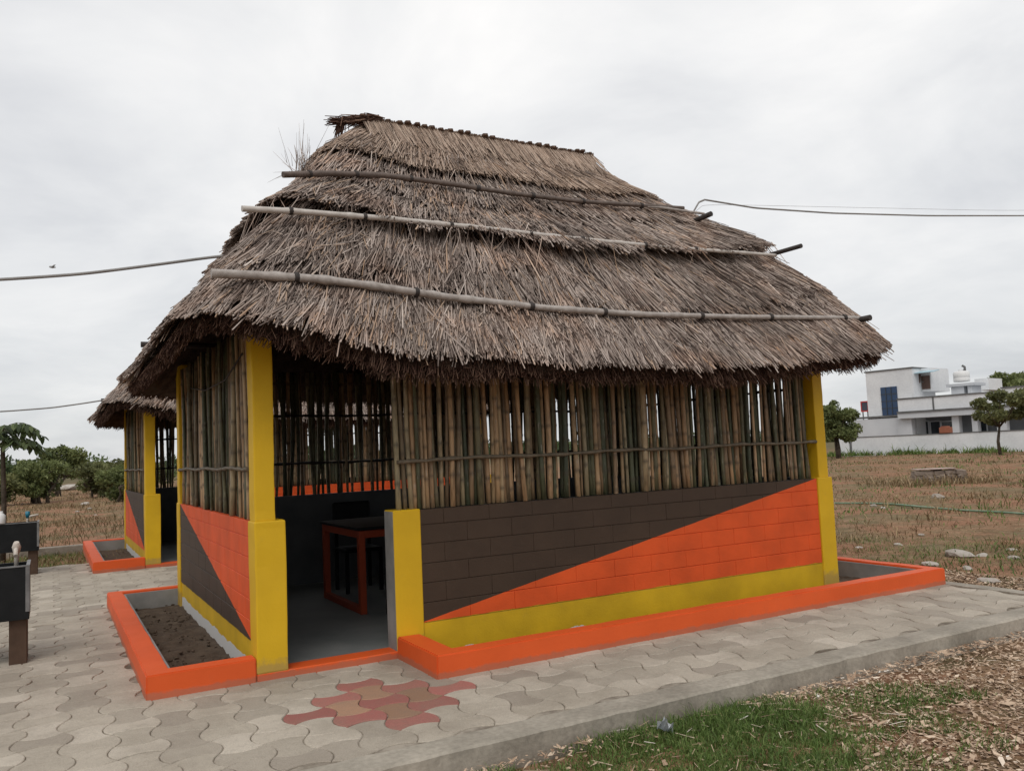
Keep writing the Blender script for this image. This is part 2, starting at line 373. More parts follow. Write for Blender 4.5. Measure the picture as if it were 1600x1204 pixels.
def paver_outline(kind, gap=.0026):
    h = PIT_/2; pts = []; ns = 5
    cs = [(-h, -h), (h, -h), (h, h), (-h, h)]
    for k in range(4):
        a_, b_ = cs[k], cs[(k+1) % 4]; nrm = [(0, -1), (1, 0), (0, 1), (-1, 0)][k]
        sgn = 1 if (k % 2 == 1) == (kind == 0) else -1
        for i in range(ns):
            s = i/ns; o = sgn*BUL*math.sin(math.pi*s)**.8
            pts.append((a_[0]+(b_[0]-a_[0])*s+nrm[0]*o, a_[1]+(b_[1]-a_[1])*s+nrm[1]*o))
    P = np.array(pts); nx = np.roll(P, -1, 0)-np.roll(P, 1, 0); nrm = np.stack([nx[:, 1], -nx[:, 0]], 1); nrm /= np.linalg.norm(nrm, axis=1)[:, None]
    return P-nrm*gap, nrm
def paver_geo(kind):
    P, nrm = paver_outline(kind); n = len(P); bv = .0045
    V = np.concatenate([np.c_[P-nrm*bv, np.zeros(n)], np.c_[P, np.full(n, -.005)], np.c_[P, np.full(n, -.02)]])
    return V, n
PGEO = [paver_geo(0), paver_geo(1)]
def paver_mesh(kind, m):
    V, n = PGEO[kind]; bm = bmesh.new(); vs = [bm.verts.new(v) for v in V]
    bm.faces.new(vs[:n])
    for i in range(n):
        j = (i+1) % n
        bm.faces.new((vs[i], vs[n+i], vs[n+j], vs[j])); bm.faces.new((vs[n+i], vs[2*n+i], vs[2*n+j], vs[n+j]))
    bmesh.ops.recalc_face_normals(bm, faces=bm.faces)
    return mesh_bm('paver', bm, m)
PM = {(k, c): paver_mesh(k, m) for k in (0, 1) for c, m in (('g', M_PAV), ('r', M_PAVR), ('o', M_PAVO))}
red = {(a_+b_-2, 2-a_-b_+2*0) for a_ in () for b_ in ()}
red = set(); och = set()
for a_ in (-1, 0, 1):
    for b_ in (-1, 0, 1): red.add((a_-b_, -a_-b_))
for a_ in (-.5, .5):
    for b_ in (-.5, .5): och.add((int(a_-b_), int(-a_-b_)))
cells = []
for i in range(int((PX0-CX)/PIT_), int((PX1-CX)/PIT_)+2):
    for j in range(int((PY0-CY)/PIT_)-1, int((PY1-CY)/PIT_)+2):
        x, y = CX+i*PIT_, CY+j*PIT_
        if not (PX0+.05 < x < PX1-.12 and PY0+.17 < y < PY1-.08): continue
        if -.6 < x < 6.4 and .1 < y < 4.2: continue
        if 1.1 < x < 6.4 and -.62 < y < .2: continue
        if -.6 < x < 6.4 and y > 7.75: continue
        d = np.array([x, y, 0])-CAM; zc = d@fw
        if zc < .5: continue
        px, py = 800+FPX*(d@rt)/zc, 602-FPX*(d@up)/zc
        vis = -60 < px < 1660 and py < 1260
        if not vis and not (-4 < x < 7 and y < 5): continue
        cells.append((-1e6 if not vis else 1/zc, i, j, x, y))
cells.sort(reverse=True)
near, rest = cells[:300], cells[300:]
for _, i, j, x, y in near:
    c = 'r' if (i, j) in red else 'o' if (i, j) in och else 'g'
    o = obj('paver', PM[((i+j) % 2, c)], pave, (x, y, random.uniform(-.003, .002)), (random.gauss(0, .006), random.gauss(0, .006), random.gauss(0, .006)))
bm = bmesh.new(); lay = bm.verts.layers.float.new('rnd')
for _, i, j, x, y in rest:
    V, n = PGEO[(i+j) % 2]; rr = random.random(); tx, ty, dz = random.gauss(0, .006), random.gauss(0, .006), random.uniform(-.003, .002)
    vs = []
    for v in V[:2*n]:
        q = bm.verts.new((x+v[0], y+v[1], v[2]*1.4+dz+tx*v[0]+ty*v[1])); q[lay] = rr; vs.append(q)
    bm.faces.new(vs[:n])
    for k in range(n): bm.faces.new((vs[k], vs[n+k], vs[n+(k+1) % n], vs[(k+1) % n]))
obj('paver_field', mesh_bm('paver_field', bm, M_PAVS), pave, kind='stuff')

# pale kerb of the far path on the left
obj('kerb', rough_strip('far_kerb', -30, .2, 12.25, 12.45, -.2, .06, M_EDGE, .3, .01, 5), kind='structure')

# ------------------------------------------------------------------ the thatched huts
L, D, HW, HT = 5.83, 4.10, 1.08, 2.5
EX0, EX1, EY0, EY1, RC = -.52, 6.44, -.60, 4.45, .72
RX0, RX1, RY, RZ = 1.60, 4.50, 2.0, 4.88
def ring_table(n=4000):
    pts = []
    def arc(cx, cy, a0, a1, k=200):
        for i in range(k):
            a_ = math.radians(a0+(a1-a0)*i/k); pts.append((cx+RC*math.cos(a_), cy+RC*math.sin(a_), math.cos(a_), math.sin(a_)))
    def seg(p, q, nx, ny, k=200):
        for i in range(k): s = i/k; pts.append((p[0]+(q[0]-p[0])*s, p[1]+(q[1]-p[1])*s, nx, ny))
    seg((EX0+RC, EY0), (EX1-RC, EY0), 0, -1, 400); arc(EX1-RC, EY0+RC, -90, 0)
    seg((EX1, EY0+RC), (EX1, EY1-RC), 1, 0, 300); arc(EX1-RC, EY1-RC, 0, 90)
    seg((EX1-RC, EY1), (EX0+RC, EY1), 0, 1, 400); arc(EX0+RC, EY1-RC, 90, 180)
    seg((EX0, EY1-RC), (EX0, EY0+RC), -1, 0, 300); arc(EX0+RC, EY0+RC, 180, 270)
    P = np.array(pts+[pts[0]]); s = np.concatenate([[0], np.cumsum(np.hypot(*np.diff(P[:, :2], axis=0).T))])
    return P, s
RP, RS = ring_table(); RL = RS[-1]
# landmark arc lengths: key -> (eave height, bulge)
def s_of(x, y): return RS[np.argmin((RP[:, 0]-x)**2+(RP[:, 1]-y)**2)]
KEYS = sorted([(s_of(.25, EY0), 2.27, .10, 0), (s_of(.9, EY0), 2.13, .12, 0), (s_of(2.3, EY0), 2.055, .14, 0), (s_of(4.5, EY0), 2.10, .15, 0), (s_of(5.7, EY0), 2.20, .19, .02), (s_of(EX1-.2, EY0+.2), 2.36, .27, .10),
        (s_of(EX1, 2), 2.32, .24, .12), (s_of(EX1-.2, EY1-.2), 2.3, .2, .10), (s_of(3, EY1), 2.2, .12, 0), (s_of(EX0+.2, EY1-.2), 2.36, .03, -.04), (s_of(EX0, 2.5), 2.33, .05, -.065), (s_of(EX0, .6), 2.36, .07, -.065), (s_of(EX0+.2, EY0+.2), 2.41, .09, -.05)])
ks = np.array([k[0] for k in KEYS]); kz = np.array([k[1] for k in KEYS]); kb = np.array([k[2] for k in KEYS]); kc3 = np.tile([k[3] for k in KEYS], 3)
ks3 = np.concatenate([ks-RL, ks, ks+RL]); kz3 = np.tile(kz, 3); kb3 = np.tile(kb, 3)
def roofP(s, v, off=0.):
    s = np.mod(s, RL); ex, ey, nx, ny = (np.interp(s, RS, RP[:, i]) for i in range(4))
    nn = np.hypot(nx, ny)+1e-9; nx, ny = nx/nn, ny/nn
    ze = np.interp(s, ks3, kz3)+.025*wav(s, 21, 5, 1.7); bu = np.interp(s, ks3, kb3)
    rx = RX0+(ex-EX0)/(EX1-EX0)*(RX1-RX0)
    vc = np.clip(v, 0, 1); h = bu*2.6*vc**.75*(1-vc)**1.35 - np.interp(s, ks3, kc3)*np.exp(-((vc-.8)/.17)**2) + off
    return np.stack([ex+(rx-ex)*v+nx*.66*h, ey+(RY-ey)*v+ny*.66*h, ze+(RZ-ze)*v+.75*h], -1)
SLEN = 3.8
def roof_hit(px, py, off=.05):
    """where the sight line through a pixel meets the front slope"""
    d = ray(px, py); best = None
    vv = np.linspace(-.05, 1, 900); s0 = s_of(3, EY0)
    for _ in range(4):
        P = roofP(np.full(900, s0), vv, off)       # front profile (y, z)
        t = (P[:, 1]-CAM[1])/d[1]; dz = CAM[2]+t*d[2]-P[:, 2]; i = np.argmin(np.abs(dz)); q = CAM+d*t[i]; v = vv[i]
        a_ = (RX1-RX0)/(EX1-EX0); ex = (q[0]-v*(RX0-EX0*a_))/(1-v+v*a_); s0 = s_of(min(max(ex, EX0+RC), EX1-RC), EY0)
    return q, v
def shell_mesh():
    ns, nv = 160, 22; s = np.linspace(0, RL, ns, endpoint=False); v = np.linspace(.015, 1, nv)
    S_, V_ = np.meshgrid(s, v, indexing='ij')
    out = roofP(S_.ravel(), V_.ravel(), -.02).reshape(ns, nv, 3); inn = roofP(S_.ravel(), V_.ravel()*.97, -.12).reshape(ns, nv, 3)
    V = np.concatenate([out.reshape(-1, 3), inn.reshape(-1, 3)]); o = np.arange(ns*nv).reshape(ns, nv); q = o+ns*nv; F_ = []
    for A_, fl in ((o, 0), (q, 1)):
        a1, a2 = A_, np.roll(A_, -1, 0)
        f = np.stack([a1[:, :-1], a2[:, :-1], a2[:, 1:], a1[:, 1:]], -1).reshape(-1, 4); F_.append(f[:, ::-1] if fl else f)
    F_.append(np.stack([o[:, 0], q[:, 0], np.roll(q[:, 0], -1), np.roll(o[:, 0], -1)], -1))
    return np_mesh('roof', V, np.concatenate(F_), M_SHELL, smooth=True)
S_BACK0, S_BACK1 = s_of(EX1-RC, EY1), s_of(EX0+RC, EY1)
def thatch(name, vb, vt, th, n, lmin, lmax, m, seed, rag=.018, ang=7.):
    s = rng.uniform(0, RL, n); keep = ~((s > S_BACK0) & (s < S_BACK1) & (rng.random(n) < .65)); s = s[keep]; n = len(s)
    vbs = vb+rag*wav(s, seed, 6, 1.3)+rag*.5*wav(s, seed+50, 4, 9.)
    ln = rng.uniform(lmin, lmax, n); dv_ = ln/SLEN
    v0 = vbs+(vt-vbs)*rng.random(n)+dv_*.3; v1 = v0-dv_
    lim = vbs+rng.normal(0, .007, n)+(rng.random(n) < .04)*rng.uniform(-.03, 0, n)
    low = v1 < lim; v1 = np.where(low, lim, v1); v0 = np.where(low, v1+dv_*rng.uniform(.5, 1, n), v0); v0 = np.minimum(v0, min(vt+.06, 1.0))
    acc = rng.random(n) < (1-.55*v0); s, v0, v1, ln = s[acc], v0[acc], v1[acc], ln[acc]; n = len(s)
    an = np.radians(rng.normal(0, ang, n)+6*wav2(s, v0*12, seed+9, 1.6)+(rng.random(n) < .06)*rng.normal(0, 22, n))
    an = np.clip(an, -.7, .7); ds = (v0-v1)*SLEN*np.tan(an)
    fr = lambda v: np.clip((vt-v)/(vt-vb), 0, 1.1)
    bunch = .020*wav2(s, v0*10, seed+3, 5.)
    o0 = th*fr(v0)+rng.uniform(-.012, .016, n)+bunch; o1 = th*fr(v1)+rng.uniform(-.008, .022, n)+bunch
    P0 = roofP(s, v0, o0); P1 = roofP(s+ds, v1, o1)
    r_ = rng.uniform(.0038, .0082, n)
    rnd = np.clip(rng.beta(1.3, 1.3, n)*.78+.13*wav2(s, v0*8, seed+7, 2.2)+.08+(rng.random(n) < .05)*.35, 0, 1)
    return prisms(name, P0, P1, r_, r_*.9, rnd, m)
THATCH = None
def build_thatch():
    C_ = [thatch('thatch_course', .0, .24, .08, 20000, .26, .62, M_THATCH, 1, .012, 9.),
          thatch('thatch_course', .18, .45, .055, 17000, .26, .6, M_THATCH, 2, .06, 9.),
          thatch('thatch_course', .40, .62, .145, 14000, .24, .5, M_THATCH, 3, .028, 11.),
          thatch('thatch_course', .585, .80, .05, 10000, .24, .5, M_THATCH, 4, .045, 11.),
          thatch('thatch_course', .75, 1.0, .07, 15000, .3, .7, M_THATCH_T, 5, .018, 4.)]
    n = 5200; s = rng.uniform(0, RL, n); v0 = rng.uniform(.06, .95, n); ln = rng.uniform(.12, .38, n); an = np.radians(np.clip(rng.normal(0, 24, n), -55, 55))
    kk = ~((s > S_BACK0) & (s < S_BACK1)); s, v0, ln, an = s[kk], v0[kk], ln[kk], an[kk]; n = len(s)
    # height of the topmost course at v
    def top(v):
        o = np.zeros_like(v)
        for vb_, vt_, th_ in ((0, .24, .08), (.18, .45, .055), (.40, .62, .145), (.585, .80, .05), (.75, 1., .07)):
            o = np.maximum(o, np.where((v > vb_) & (v < vt_), th_*np.clip((vt_-v)/(vt_-vb_), 0, 1), 0))
        return o
    v1 = np.maximum(v0-ln*np.cos(an)/SLEN, -.01); P0 = roofP(s, v0, top(v0)+rng.uniform(.006, .025, n)); P1 = roofP(s+ln*np.sin(an), v1, top(v1)+rng.uniform(.012, .045, n))
    C_.append(prisms('thatch_course', P0, P1, rng.uniform(.003, .006, n), .003, np.clip(rng.beta(1.5, 1.2, n), 0, 1), M_THATCH))
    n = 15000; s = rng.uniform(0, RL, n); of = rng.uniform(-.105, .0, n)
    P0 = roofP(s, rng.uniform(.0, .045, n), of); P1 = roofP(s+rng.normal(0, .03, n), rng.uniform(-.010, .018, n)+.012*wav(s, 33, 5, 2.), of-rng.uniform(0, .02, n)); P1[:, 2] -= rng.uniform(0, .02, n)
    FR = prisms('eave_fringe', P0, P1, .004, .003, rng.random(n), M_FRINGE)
    # ridge: straws bent over the ridge and bound bundle ends
    n = 2600; x = rng.uniform(RX0-.03, RX1-.04, n); sd_ = rng.choice([-1, 1], n); l = rng.uniform(.1, .55, n)
    P0 = np.stack([x, RY-sd_*.015, RZ+.10+rng.uniform(0, .025, n)], 1); P1 = np.stack([x+rng.normal(0, .03, n), RY+sd_*l*.68, RZ+.095-l*.70], 1)
    RD = prisms('ridge_straw', P0, P1, .004, .004, rng.random(n), M_THATCH_T)
    bm = bmesh.new(); x = RX0-.02
    while x < RX1-.03:
        r_ = random.uniform(.022, .036); mtx = Matrix.Translation((x, RY+random.uniform(-.02, .02), RZ+.115+random.uniform(-.006, .01))) @ Matrix.Diagonal((1.35, 1.6, .8, 1))
        bmesh.ops.create_icosphere(bm, subdivisions=1, radius=r_, matrix=mtx); x += random.uniform(.07, .12)
    RB = mesh_bm('ridge_binding', bm, M_FRINGE_SOLID)
    return C_, FR, RD, RB
M_FRINGE_SOLID = mottled('bound_straw', (.08, .05, .038), (.17, .115, .085), 20., .9, .1, 60., .8, .01)

# bamboo pole variants (unit: z from 0 to 1.45)
def bamboo_mesh(seed, H_, strong=False):
    g = random.Random(seed); r_b, r_t = (g.uniform(.023, .028), g.uniform(.018, .023)) if not strong else (g.uniform(.029, .034), g.uniform(.015, .018)); bend = g.uniform(-.03, .03); bend2 = g.uniform(-.012, .012)
    zs = [0.]; z = g.uniform(.1, .3)
    while z < H_-.03: zs.append(z); z += g.uniform(.24, .38)
    bm = bmesh.new(); lay = bm.verts.layers.float.new('rnd'); prof = [(0, 1, 0)]
    for z in zs[1:]: prof += [(z-.03, .97, 0), (z, 1.14, 1), (z+.03, .97, 0)]
    prof.append((H_, 1, 0)); rings = []; k = 7
    for z, f, nd in prof:
        u = z/H_; r_ = (r_b+(r_t-r_b)*u)*f; ring = []
        for i in range(k):
            v = bm.verts.new((bend*math.sin(math.pi*u)+r_*math.cos(2*math.pi*i/k), bend2*math.sin(math.pi*u)+r_*math.sin(2*math.pi*i/k), z)); v[lay] = nd; ring.append(v)
        rings.append(ring)
    for a_, b_ in zip(rings, rings[1:]):
        for i in range(k): bm.faces.new((a_[i], a_[(i+1) % k], b_[(i+1) % k], b_[i])).smooth = True
    bm.faces.new(rings[-1]); bm.faces.new(list(reversed(rings[0])))
    return mesh_bm('bamboo_pole', bm, M_BAMBOO)
BM = [bamboo_mesh(k, 1.47) for k in range(9)]; BMB = [bamboo_mesh(20+k, 1.47, True) for k in range(5)]

def uv_wall(me, fn):
    uvl = me.uv_layers.new(name='UVMap')
    for l in me.loops:
        uvl.data[l.index].uv = fn(me.vertices[l.vertex_index].co)
Z_C = [.225, .372, .520, .667, .815, .962, HW]
FW0, FW1 = 1.24, 5.61          # front wall between door post and corner column
SW0, SW1 = .22, 3.90           # side wall
uf = lambda c: ((c.x-FW0)/(FW1-FW0), c.z)
us = lambda c: ((c.y-SW0)/(SW1-SW0), c.z)
CACHE = {}
def cached(k, fn):
    if k not in CACHE: CACHE[k] = fn()
    return CACHE[k]
def block_meshes():
    """painted blocks of the front and the left wall, laid in courses"""
    out = []
    for side in ('front', 'left'):
        a0, a1 = (FW0, FW1) if side == 'front' else (SW0, SW1)
        for r_ in range(6):
            x = a0 - (.2 if r_ % 2 else 0)
            while x < a1:
                xa, xb = max(a0, x)+.0007, min(a1, x+.40)-.0007
                if xb-xa > .04:
                    pr = random.uniform(.0112, .0126); bm = bmesh.new()
                    if side == 'front': add_box(bm, xa, xb, pr, .06, Z_C[r_]+.0025, Z_C[r_+1]-.0025, bev=.003)
                    else: add_box(bm, pr, .06, xa, xb, Z_C[r_]+.0025, Z_C[r_+1]-.0025, bev=.003)
                    me = mesh_bm('wall_block', bm, M_PAINT_BO if side == 'front' else M_PAINT_OB)
                    uv_wall(me, uf if side == 'front' else us); out.append((side, me))
                x += .40
    return out
def roughen(bm, step, amp, seed):
    lo = [min(v.co[k] for v in bm.verts) for k in range(3)]; hi = [max(v.co[k] for v in bm.verts) for k in range(3)]
    for k in range(3):
        c = lo[k]+step*.6
        while c < hi[k]-step*.3:
            no = [0, 0, 0]; no[k] = 1; p = [0, 0, 0]; p[k] = c
            bmesh.ops.bisect_plane(bm, geom=bm.verts[:]+bm.edges[:]+bm.faces[:], plane_co=p, plane_no=no); c += step
    bm.verts.ensure_lookup_table(); P = np.array([v.co[:] for v in bm.verts])
    dx = amp*wav2(P[:, 0]+P[:, 2]*3, P[:, 1]+P[:, 2]*2, seed, 6.); dy = amp*wav2(P[:, 0]-P[:, 2]*2, P[:, 1]+P[:, 2]*3, seed+1, 6.); dz = amp*wav2(P[:, 0], P[:, 1], seed+2, 7.)
    for v, a_, b_, c_ in zip(bm.verts, dx, dy, dz): v.co.x += a_; v.co.y += b_; v.co.z += c_
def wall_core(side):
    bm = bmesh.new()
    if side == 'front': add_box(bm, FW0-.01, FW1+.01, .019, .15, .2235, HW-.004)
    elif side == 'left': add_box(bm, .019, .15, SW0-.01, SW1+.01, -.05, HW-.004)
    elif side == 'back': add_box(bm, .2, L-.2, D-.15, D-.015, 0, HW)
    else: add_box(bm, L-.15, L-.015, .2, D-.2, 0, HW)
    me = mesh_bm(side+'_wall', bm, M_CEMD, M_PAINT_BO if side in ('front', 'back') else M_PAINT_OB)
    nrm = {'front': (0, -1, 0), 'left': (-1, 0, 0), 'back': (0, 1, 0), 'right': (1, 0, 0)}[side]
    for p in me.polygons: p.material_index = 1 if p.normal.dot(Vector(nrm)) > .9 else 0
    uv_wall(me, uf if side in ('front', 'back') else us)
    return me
def column_mesh(x0, x1, y0, y1, z0, z1, bev=.012):
    bm = bmesh.new(); add_box(bm, x0, x1, y0, y1, z0, z1, bev=bev, seg=2); roughen(bm, .13, .0035, int(x0*10+y0*7)+5); return mesh_bm('column', bm, M_YEL)
def jamb_post():
    bm = bmesh.new(); add_box(bm, 1.02, 1.243, .0, .2, .0, HW+.006, bev=.008)
    me = mesh_bm('door_post', bm, M_YEL, M_CEM)
    for p in me.polygons:
        if p.normal.x < -.8 or p.normal.y > .8: p.material_index = 1
    return me
def kerb_mesh(outline, h):
    bm = bmesh.new(); f = bm.faces.new([bm.verts.new((x, y, -.05)) for x, y in outline])
    r_ = bmesh.ops.extrude_face_region(bm, geom=[f])
    for v in [g_ for g_ in r_['geom'] if isinstance(g_, bmesh.types.BMVert)]: v.co.z = h
    bmesh.ops.recalc_face_normals(bm, faces=bm.faces)
    bmesh.ops.bevel(bm, geom=[e_ for e_ in bm.edges if max(v.co.z for v in e_.verts) > 0 and len(e_.link_faces) == 2], offset=.009, segments=2, affect='EDGES')
    roughen(bm, .16, .0035, 71); return mesh_bm('bed_kerb', bm, M_ORA, M_CEM)
def soil_mesh(x0, x1, y0, y1, z, amp):
    nx, ny = max(3, int((x1-x0)/.05)), max(3, int((y1-y0)/.05)); xs, ys = np.linspace(x0, x1, nx), np.linspace(y0, y1, ny)
    X_, Y_ = np.meshgrid(xs, ys, indexing='ij'); Z_ = z+amp*wav2(X_, Y_, 77, 9.)+amp*.35*rng.normal(size=X_.shape)
    i_ = np.arange(X_.size).reshape(X_.shape)
    return np_mesh('soil', np.stack([X_, Y_, Z_], -1).reshape(-1, 3), np.stack([i_[:-1, :-1], i_[1:, :-1], i_[1:, 1:], i_[:-1, 1:]], -1).reshape(-1, 4), M_SOIL, smooth=True)

def screen(hut, side, n):
    """row of bamboo poles standing on a wall"""
    sc_ = empty('bamboo_screen', parent=hut)
    g = random.Random({'front': 5, 'left': 6, 'back': 7, 'right': 8}[side])
    a0, a1 = {'front': (1.09, 5.62), 'left': (.24, 3.88), 'back': (.25, 5.58), 'right': (.25, 3.85)}[side]
    off = {'front': .075, 'left': .075, 'back': D-.075, 'right': L-.075}[side]
    joined = []
    for i in range(n):
        q = a0+(a1-a0)*(i+.5)/n+g.gauss(0, .011); o_ = off+g.gauss(0, .01)+(-.028 if g.random() < .3 else .012); flip = g.random() < (.97 if side == 'back' else .12)
        z0 = HW+.002; lean, lean2 = g.gauss(0, .02), g.gauss(0, .006)
        loc = (q, o_, z0) if side in ('front', 'back') else (o_, q, z0)
        rot = [lean2, lean, g.uniform(0, 6.28)]
        if flip: loc = (loc[0]+lean*1.46, loc[1], z0+1.47); rot[0] += math.pi
        sc = g.uniform(.62, 1.1) if side != 'back' else g.uniform(.85, 1.1)
        if side != 'back' and g.random() < .15: sc *= .8
        me = BM[g.randrange(len(BM))] if side != 'back' else BMB[g.randrange(len(BMB))]
        if side == 'right': joined.append((me, Matrix.LocRotScale(Vector(loc), Euler(rot), Vector((sc, sc, 1))))); continue
        o = obj('bamboo_pole', me, sc_, loc, rot); o.scale = (sc, sc, 1)
    if joined:                                   # the screen away from view: one mesh
        def jm():
            bm = bmesh.new()
            for me, mx_ in joined:
                n0 = len(bm.verts); bm.from_mesh(me); bm.verts.ensure_lookup_table()
                bmesh.ops.transform(bm, matrix=mx_, verts=bm.verts[n0:])
            return mesh_bm('bamboo_row', bm, M_BAMBOO)
        obj('bamboo_row', cached('jm', jm), sc_, kind='stuff')
    k = 40; pts = []
    inner = side in ('back', 'right')
    for j, zr in enumerate((1.455,) if not inner else (1.455, 2.02)):
        pts = []
        for i in range(k+1):
            q = a0-.02+(a1-a0+.04)*i/k; w_ = .006*math.sin(i*.5+side.__len__())+.003*math.sin(i*2.3)
            o2 = off-(.066 if not inner else .055)
            pts.append((q, o2, zr+w_) if side in ('front', 'back') else (o2, q, zr+w_))
        obj('screen_rail', cached(('rail', side, zr), lambda: tube_mesh('screen_rail', pts, [.015+.004*math.sin(i*2.1) for i in range(k+1)], M_ROPE if not inner else M_STUB, 6)), sc_)
    return sc_

def hut(loc, swap, label, group):
    H_ = empty('thatched_hut', loc, label=label, cat='hut', group=group)
    # floor, sill
    obj('floor', cached('floor', lambda: box_mesh('floor', [(.1, L-.1, .16, D-.1, -.05, .045)], M_FLOOR)), H_)
    obj('door_sill', cached('sill', lambda: box_mesh('door_sill', [(-.0, 1.03, .0, .18, -.05, .05)], M_ORA, .006)), H_)
    # walls
    W_ = {s_: obj(s_+'_wall' if False else 'wall', cached(('core', s_), lambda: wall_core(s_)), H_) for s_ in ('front', 'left', 'back', 'right')}
    for s_, me in cached('blocks', block_meshes):
        o = obj('wall_block', me, W_[s_])
        if swap:
            o.material_slots[0].link = 'OBJECT'; o.material_slots[0].material = M_PAINT_OB if s_ == 'front' else M_PAINT_BO
    if swap:
        for s_, o in W_.items():
            o.material_slots[1].link = 'OBJECT'; o.material_slots[1].material = M_PAINT_OB if s_ in ('front', 'back') else M_PAINT_BO
    def plinth():
        bm = bmesh.new(); add_box(bm, FW0-.01, FW1+.01, .016, .15, -.05, .2235)
        me = mesh_bm('plinth', bm, M_CEM, M_PAINT_BO)
        for p in me.polygons: p.material_index = 1 if p.normal.y < -.9 else 0
        uv_wall(me, lambda c: ((c.x-FW0)/(FW1-FW0), .2285-(.2235-c.z)*.66)); return me
    obj('plinth', cached('plinth', plinth), W_['front'])
    # columns: broad base, slimmer shaft
    for k, (b_, u_) in {'A': ((0, .215, .0, .22), (.006, .15, .015, .19)), 'B': ((L-.215, L, .0, .22), (L-.17, L-.03, .02, .2)), 'D': ((0, .215, D-.22, D), (.01, .15, D-.2, D-.02)), 'E': ((L-.215, L, D-.22, D), (L-.17, L-.03, D-.2, D-.02))}.items():
        cb = obj('column', cached(('cb', k), lambda: column_mesh(*b_, .046 if k == 'A' else -.05, HW+.006)), H_)
        obj('shaft', cached(('cs', k), lambda: column_mesh(*u_, HW, 2.62, .01)), cb)
    obj('door_post', cached('jamb', jamb_post), H_)
    # planting beds with orange kerbs
    kh = .157
    k1 = obj('bed_kerb', cached('k1', lambda: kerb_mesh([(-.70, 0), (-.003, 0), (-.003, .14), (-.55, .14), (-.55, 4.11), (.05, 4.11), (.05, 4.25), (-.70, 4.25)], kh)), H_)
    obj('soil', cached('s1', lambda: soil_mesh(-.56, .03, .1, 4.14, -.035, .014)), k1)
    obj('bed_lining', cached('l1', lambda: box_mesh('bed_lining', [(-.556, -.53, .13, 4.12, -.05, kh-.02), (-.54, .02, 4.085, 4.116, -.05, kh-.02)], M_CEM)), k1)
    k2 = obj('bed_kerb', cached('k2', lambda: kerb_mesh([(1.02, -.73), (6.48, -.73), (6.48, 4.2), (6.34, 4.2), (6.34, -.585), (1.20, -.585), (1.20, -.003), (1.02, -.003)], kh)), H_)
    obj('soil', cached('s2', lambda: soil_mesh(1.19, 6.36, -.6, .02, -.02, .01)), k2)
    obj('soil', cached('s3', lambda: soil_mesh(5.8, 6.36, .0, 4.1, -.022, .01)), k2)
    obj('bed_lining', cached('l2', lambda: box_mesh('bed_lining', [(6.31, 6.338, -.58, 4.18, -.05, kh-.018), (1.2, 6.31, -.588, -.565, -.05, kh-.018)], M_CEM)), k2)
    # screens
    screen(H_, 'front', 118); screen(H_, 'left', 80); screen(H_, 'back', 100); screen(H_, 'right', 84)
    # roof
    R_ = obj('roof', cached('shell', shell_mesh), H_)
    C_, FR, RD, RB = cached('thatch', build_thatch)
    for me in C_: obj('thatch_course', me, R_, kind='stuff')
    obj('eave_fringe', FR, R_, kind='stuff'); obj('ridge_straw', RD, R_, kind='stuff'); obj('ridge_binding', RB, R_, kind='stuff')
    def pole(name, key, pts, rad, m, n=8): obj(name, cached(key, lambda: tube_mesh(name, pts, rad, m, n)), R_)
    def on_front(pix, off): return [roof_hit(x, y, off)[0] for x, y in pix]
    def knotty(pix, r_a, r_b, off):
        P = on_front(pix, off); out, rd = [], []; P = np.array(P); cum = np.concatenate([[0], np.cumsum(np.linalg.norm(np.diff(P, axis=0), axis=1))])
        n_ = 90; last = 0; g = random.Random(len(pix)); nxt = g.uniform(.3, .5)
        for i in range(n_+1):
            d_ = cum[-1]*i/n_; p_ = [np.interp(d_, cum, P[:, k]) for k in range(3)]
            r_ = r_a+(r_b-r_a)*i/n_
            if d_ > nxt: r_ *= 1.22; nxt += g.uniform(.3, .5)
            out.append(p_); rd.append(r_)
        return out, rd
    p_, r_ = cached('pp1', lambda: knotty([(442, 273), (520, 271), (600, 274), (700, 287), (800, 302), (900, 314), (1000, 321), (1068, 325)], .027, .021, .105)); pole('roof_pole', 'p1', p_, r_, M_POLE_DARK)
    p_, r_ = cached('pp1b', lambda: knotty([(955, 319), (1030, 324), (1100, 334)], .016, .015, .10)); pole('roof_pole', 'p1b', p_, r_, M_POLE_GREY)
    p_, r_ = cached('pp2', lambda: knotty([(378, 326), (460, 330), (600, 341), (750, 356), (900, 373), (1050, 387), (1150, 394), (1212, 399)], .024, .018, .135)); pole('roof_pole', 'p2', p_, r_, M_POLE_PALE)
    p_, r_ = cached('pp3', lambda: knotty([(330, 427), (420, 431), (500, 436), (600, 449), (700, 464), (850, 481), (1000, 491), (1150, 495), (1350, 497)], .031, .020, .09)); pole('roof_pole', 'p3', p_, r_, M_POLE_GREY)
    def ties():
        out = []; g_ = random.Random(3)
        for key, rr_ in (('pp2', .031), ('pp3', .038), ('pp1', .034)):
            P_ = [Vector(p) for p in CACHE[key][0]]; i = 5+g_.randrange(4)
            while i < len(P_)-4:
                d_ = (P_[i+1]-P_[i]).normalized(); c = P_[i]; k_ = g_.uniform(.012, .02)
                out.append(tube_mesh('pole_tie', [c-d_*k_, c-d_*k_*.4, c+d_*k_*.5, c+d_*k_], [rr_*.92, rr_*1.06, rr_*1.02, rr_*.9], M_STUB, 7)); i += g_.randrange(9, 16)
        return out
    for me in cached('ties', ties): obj('pole_tie', me, R_)
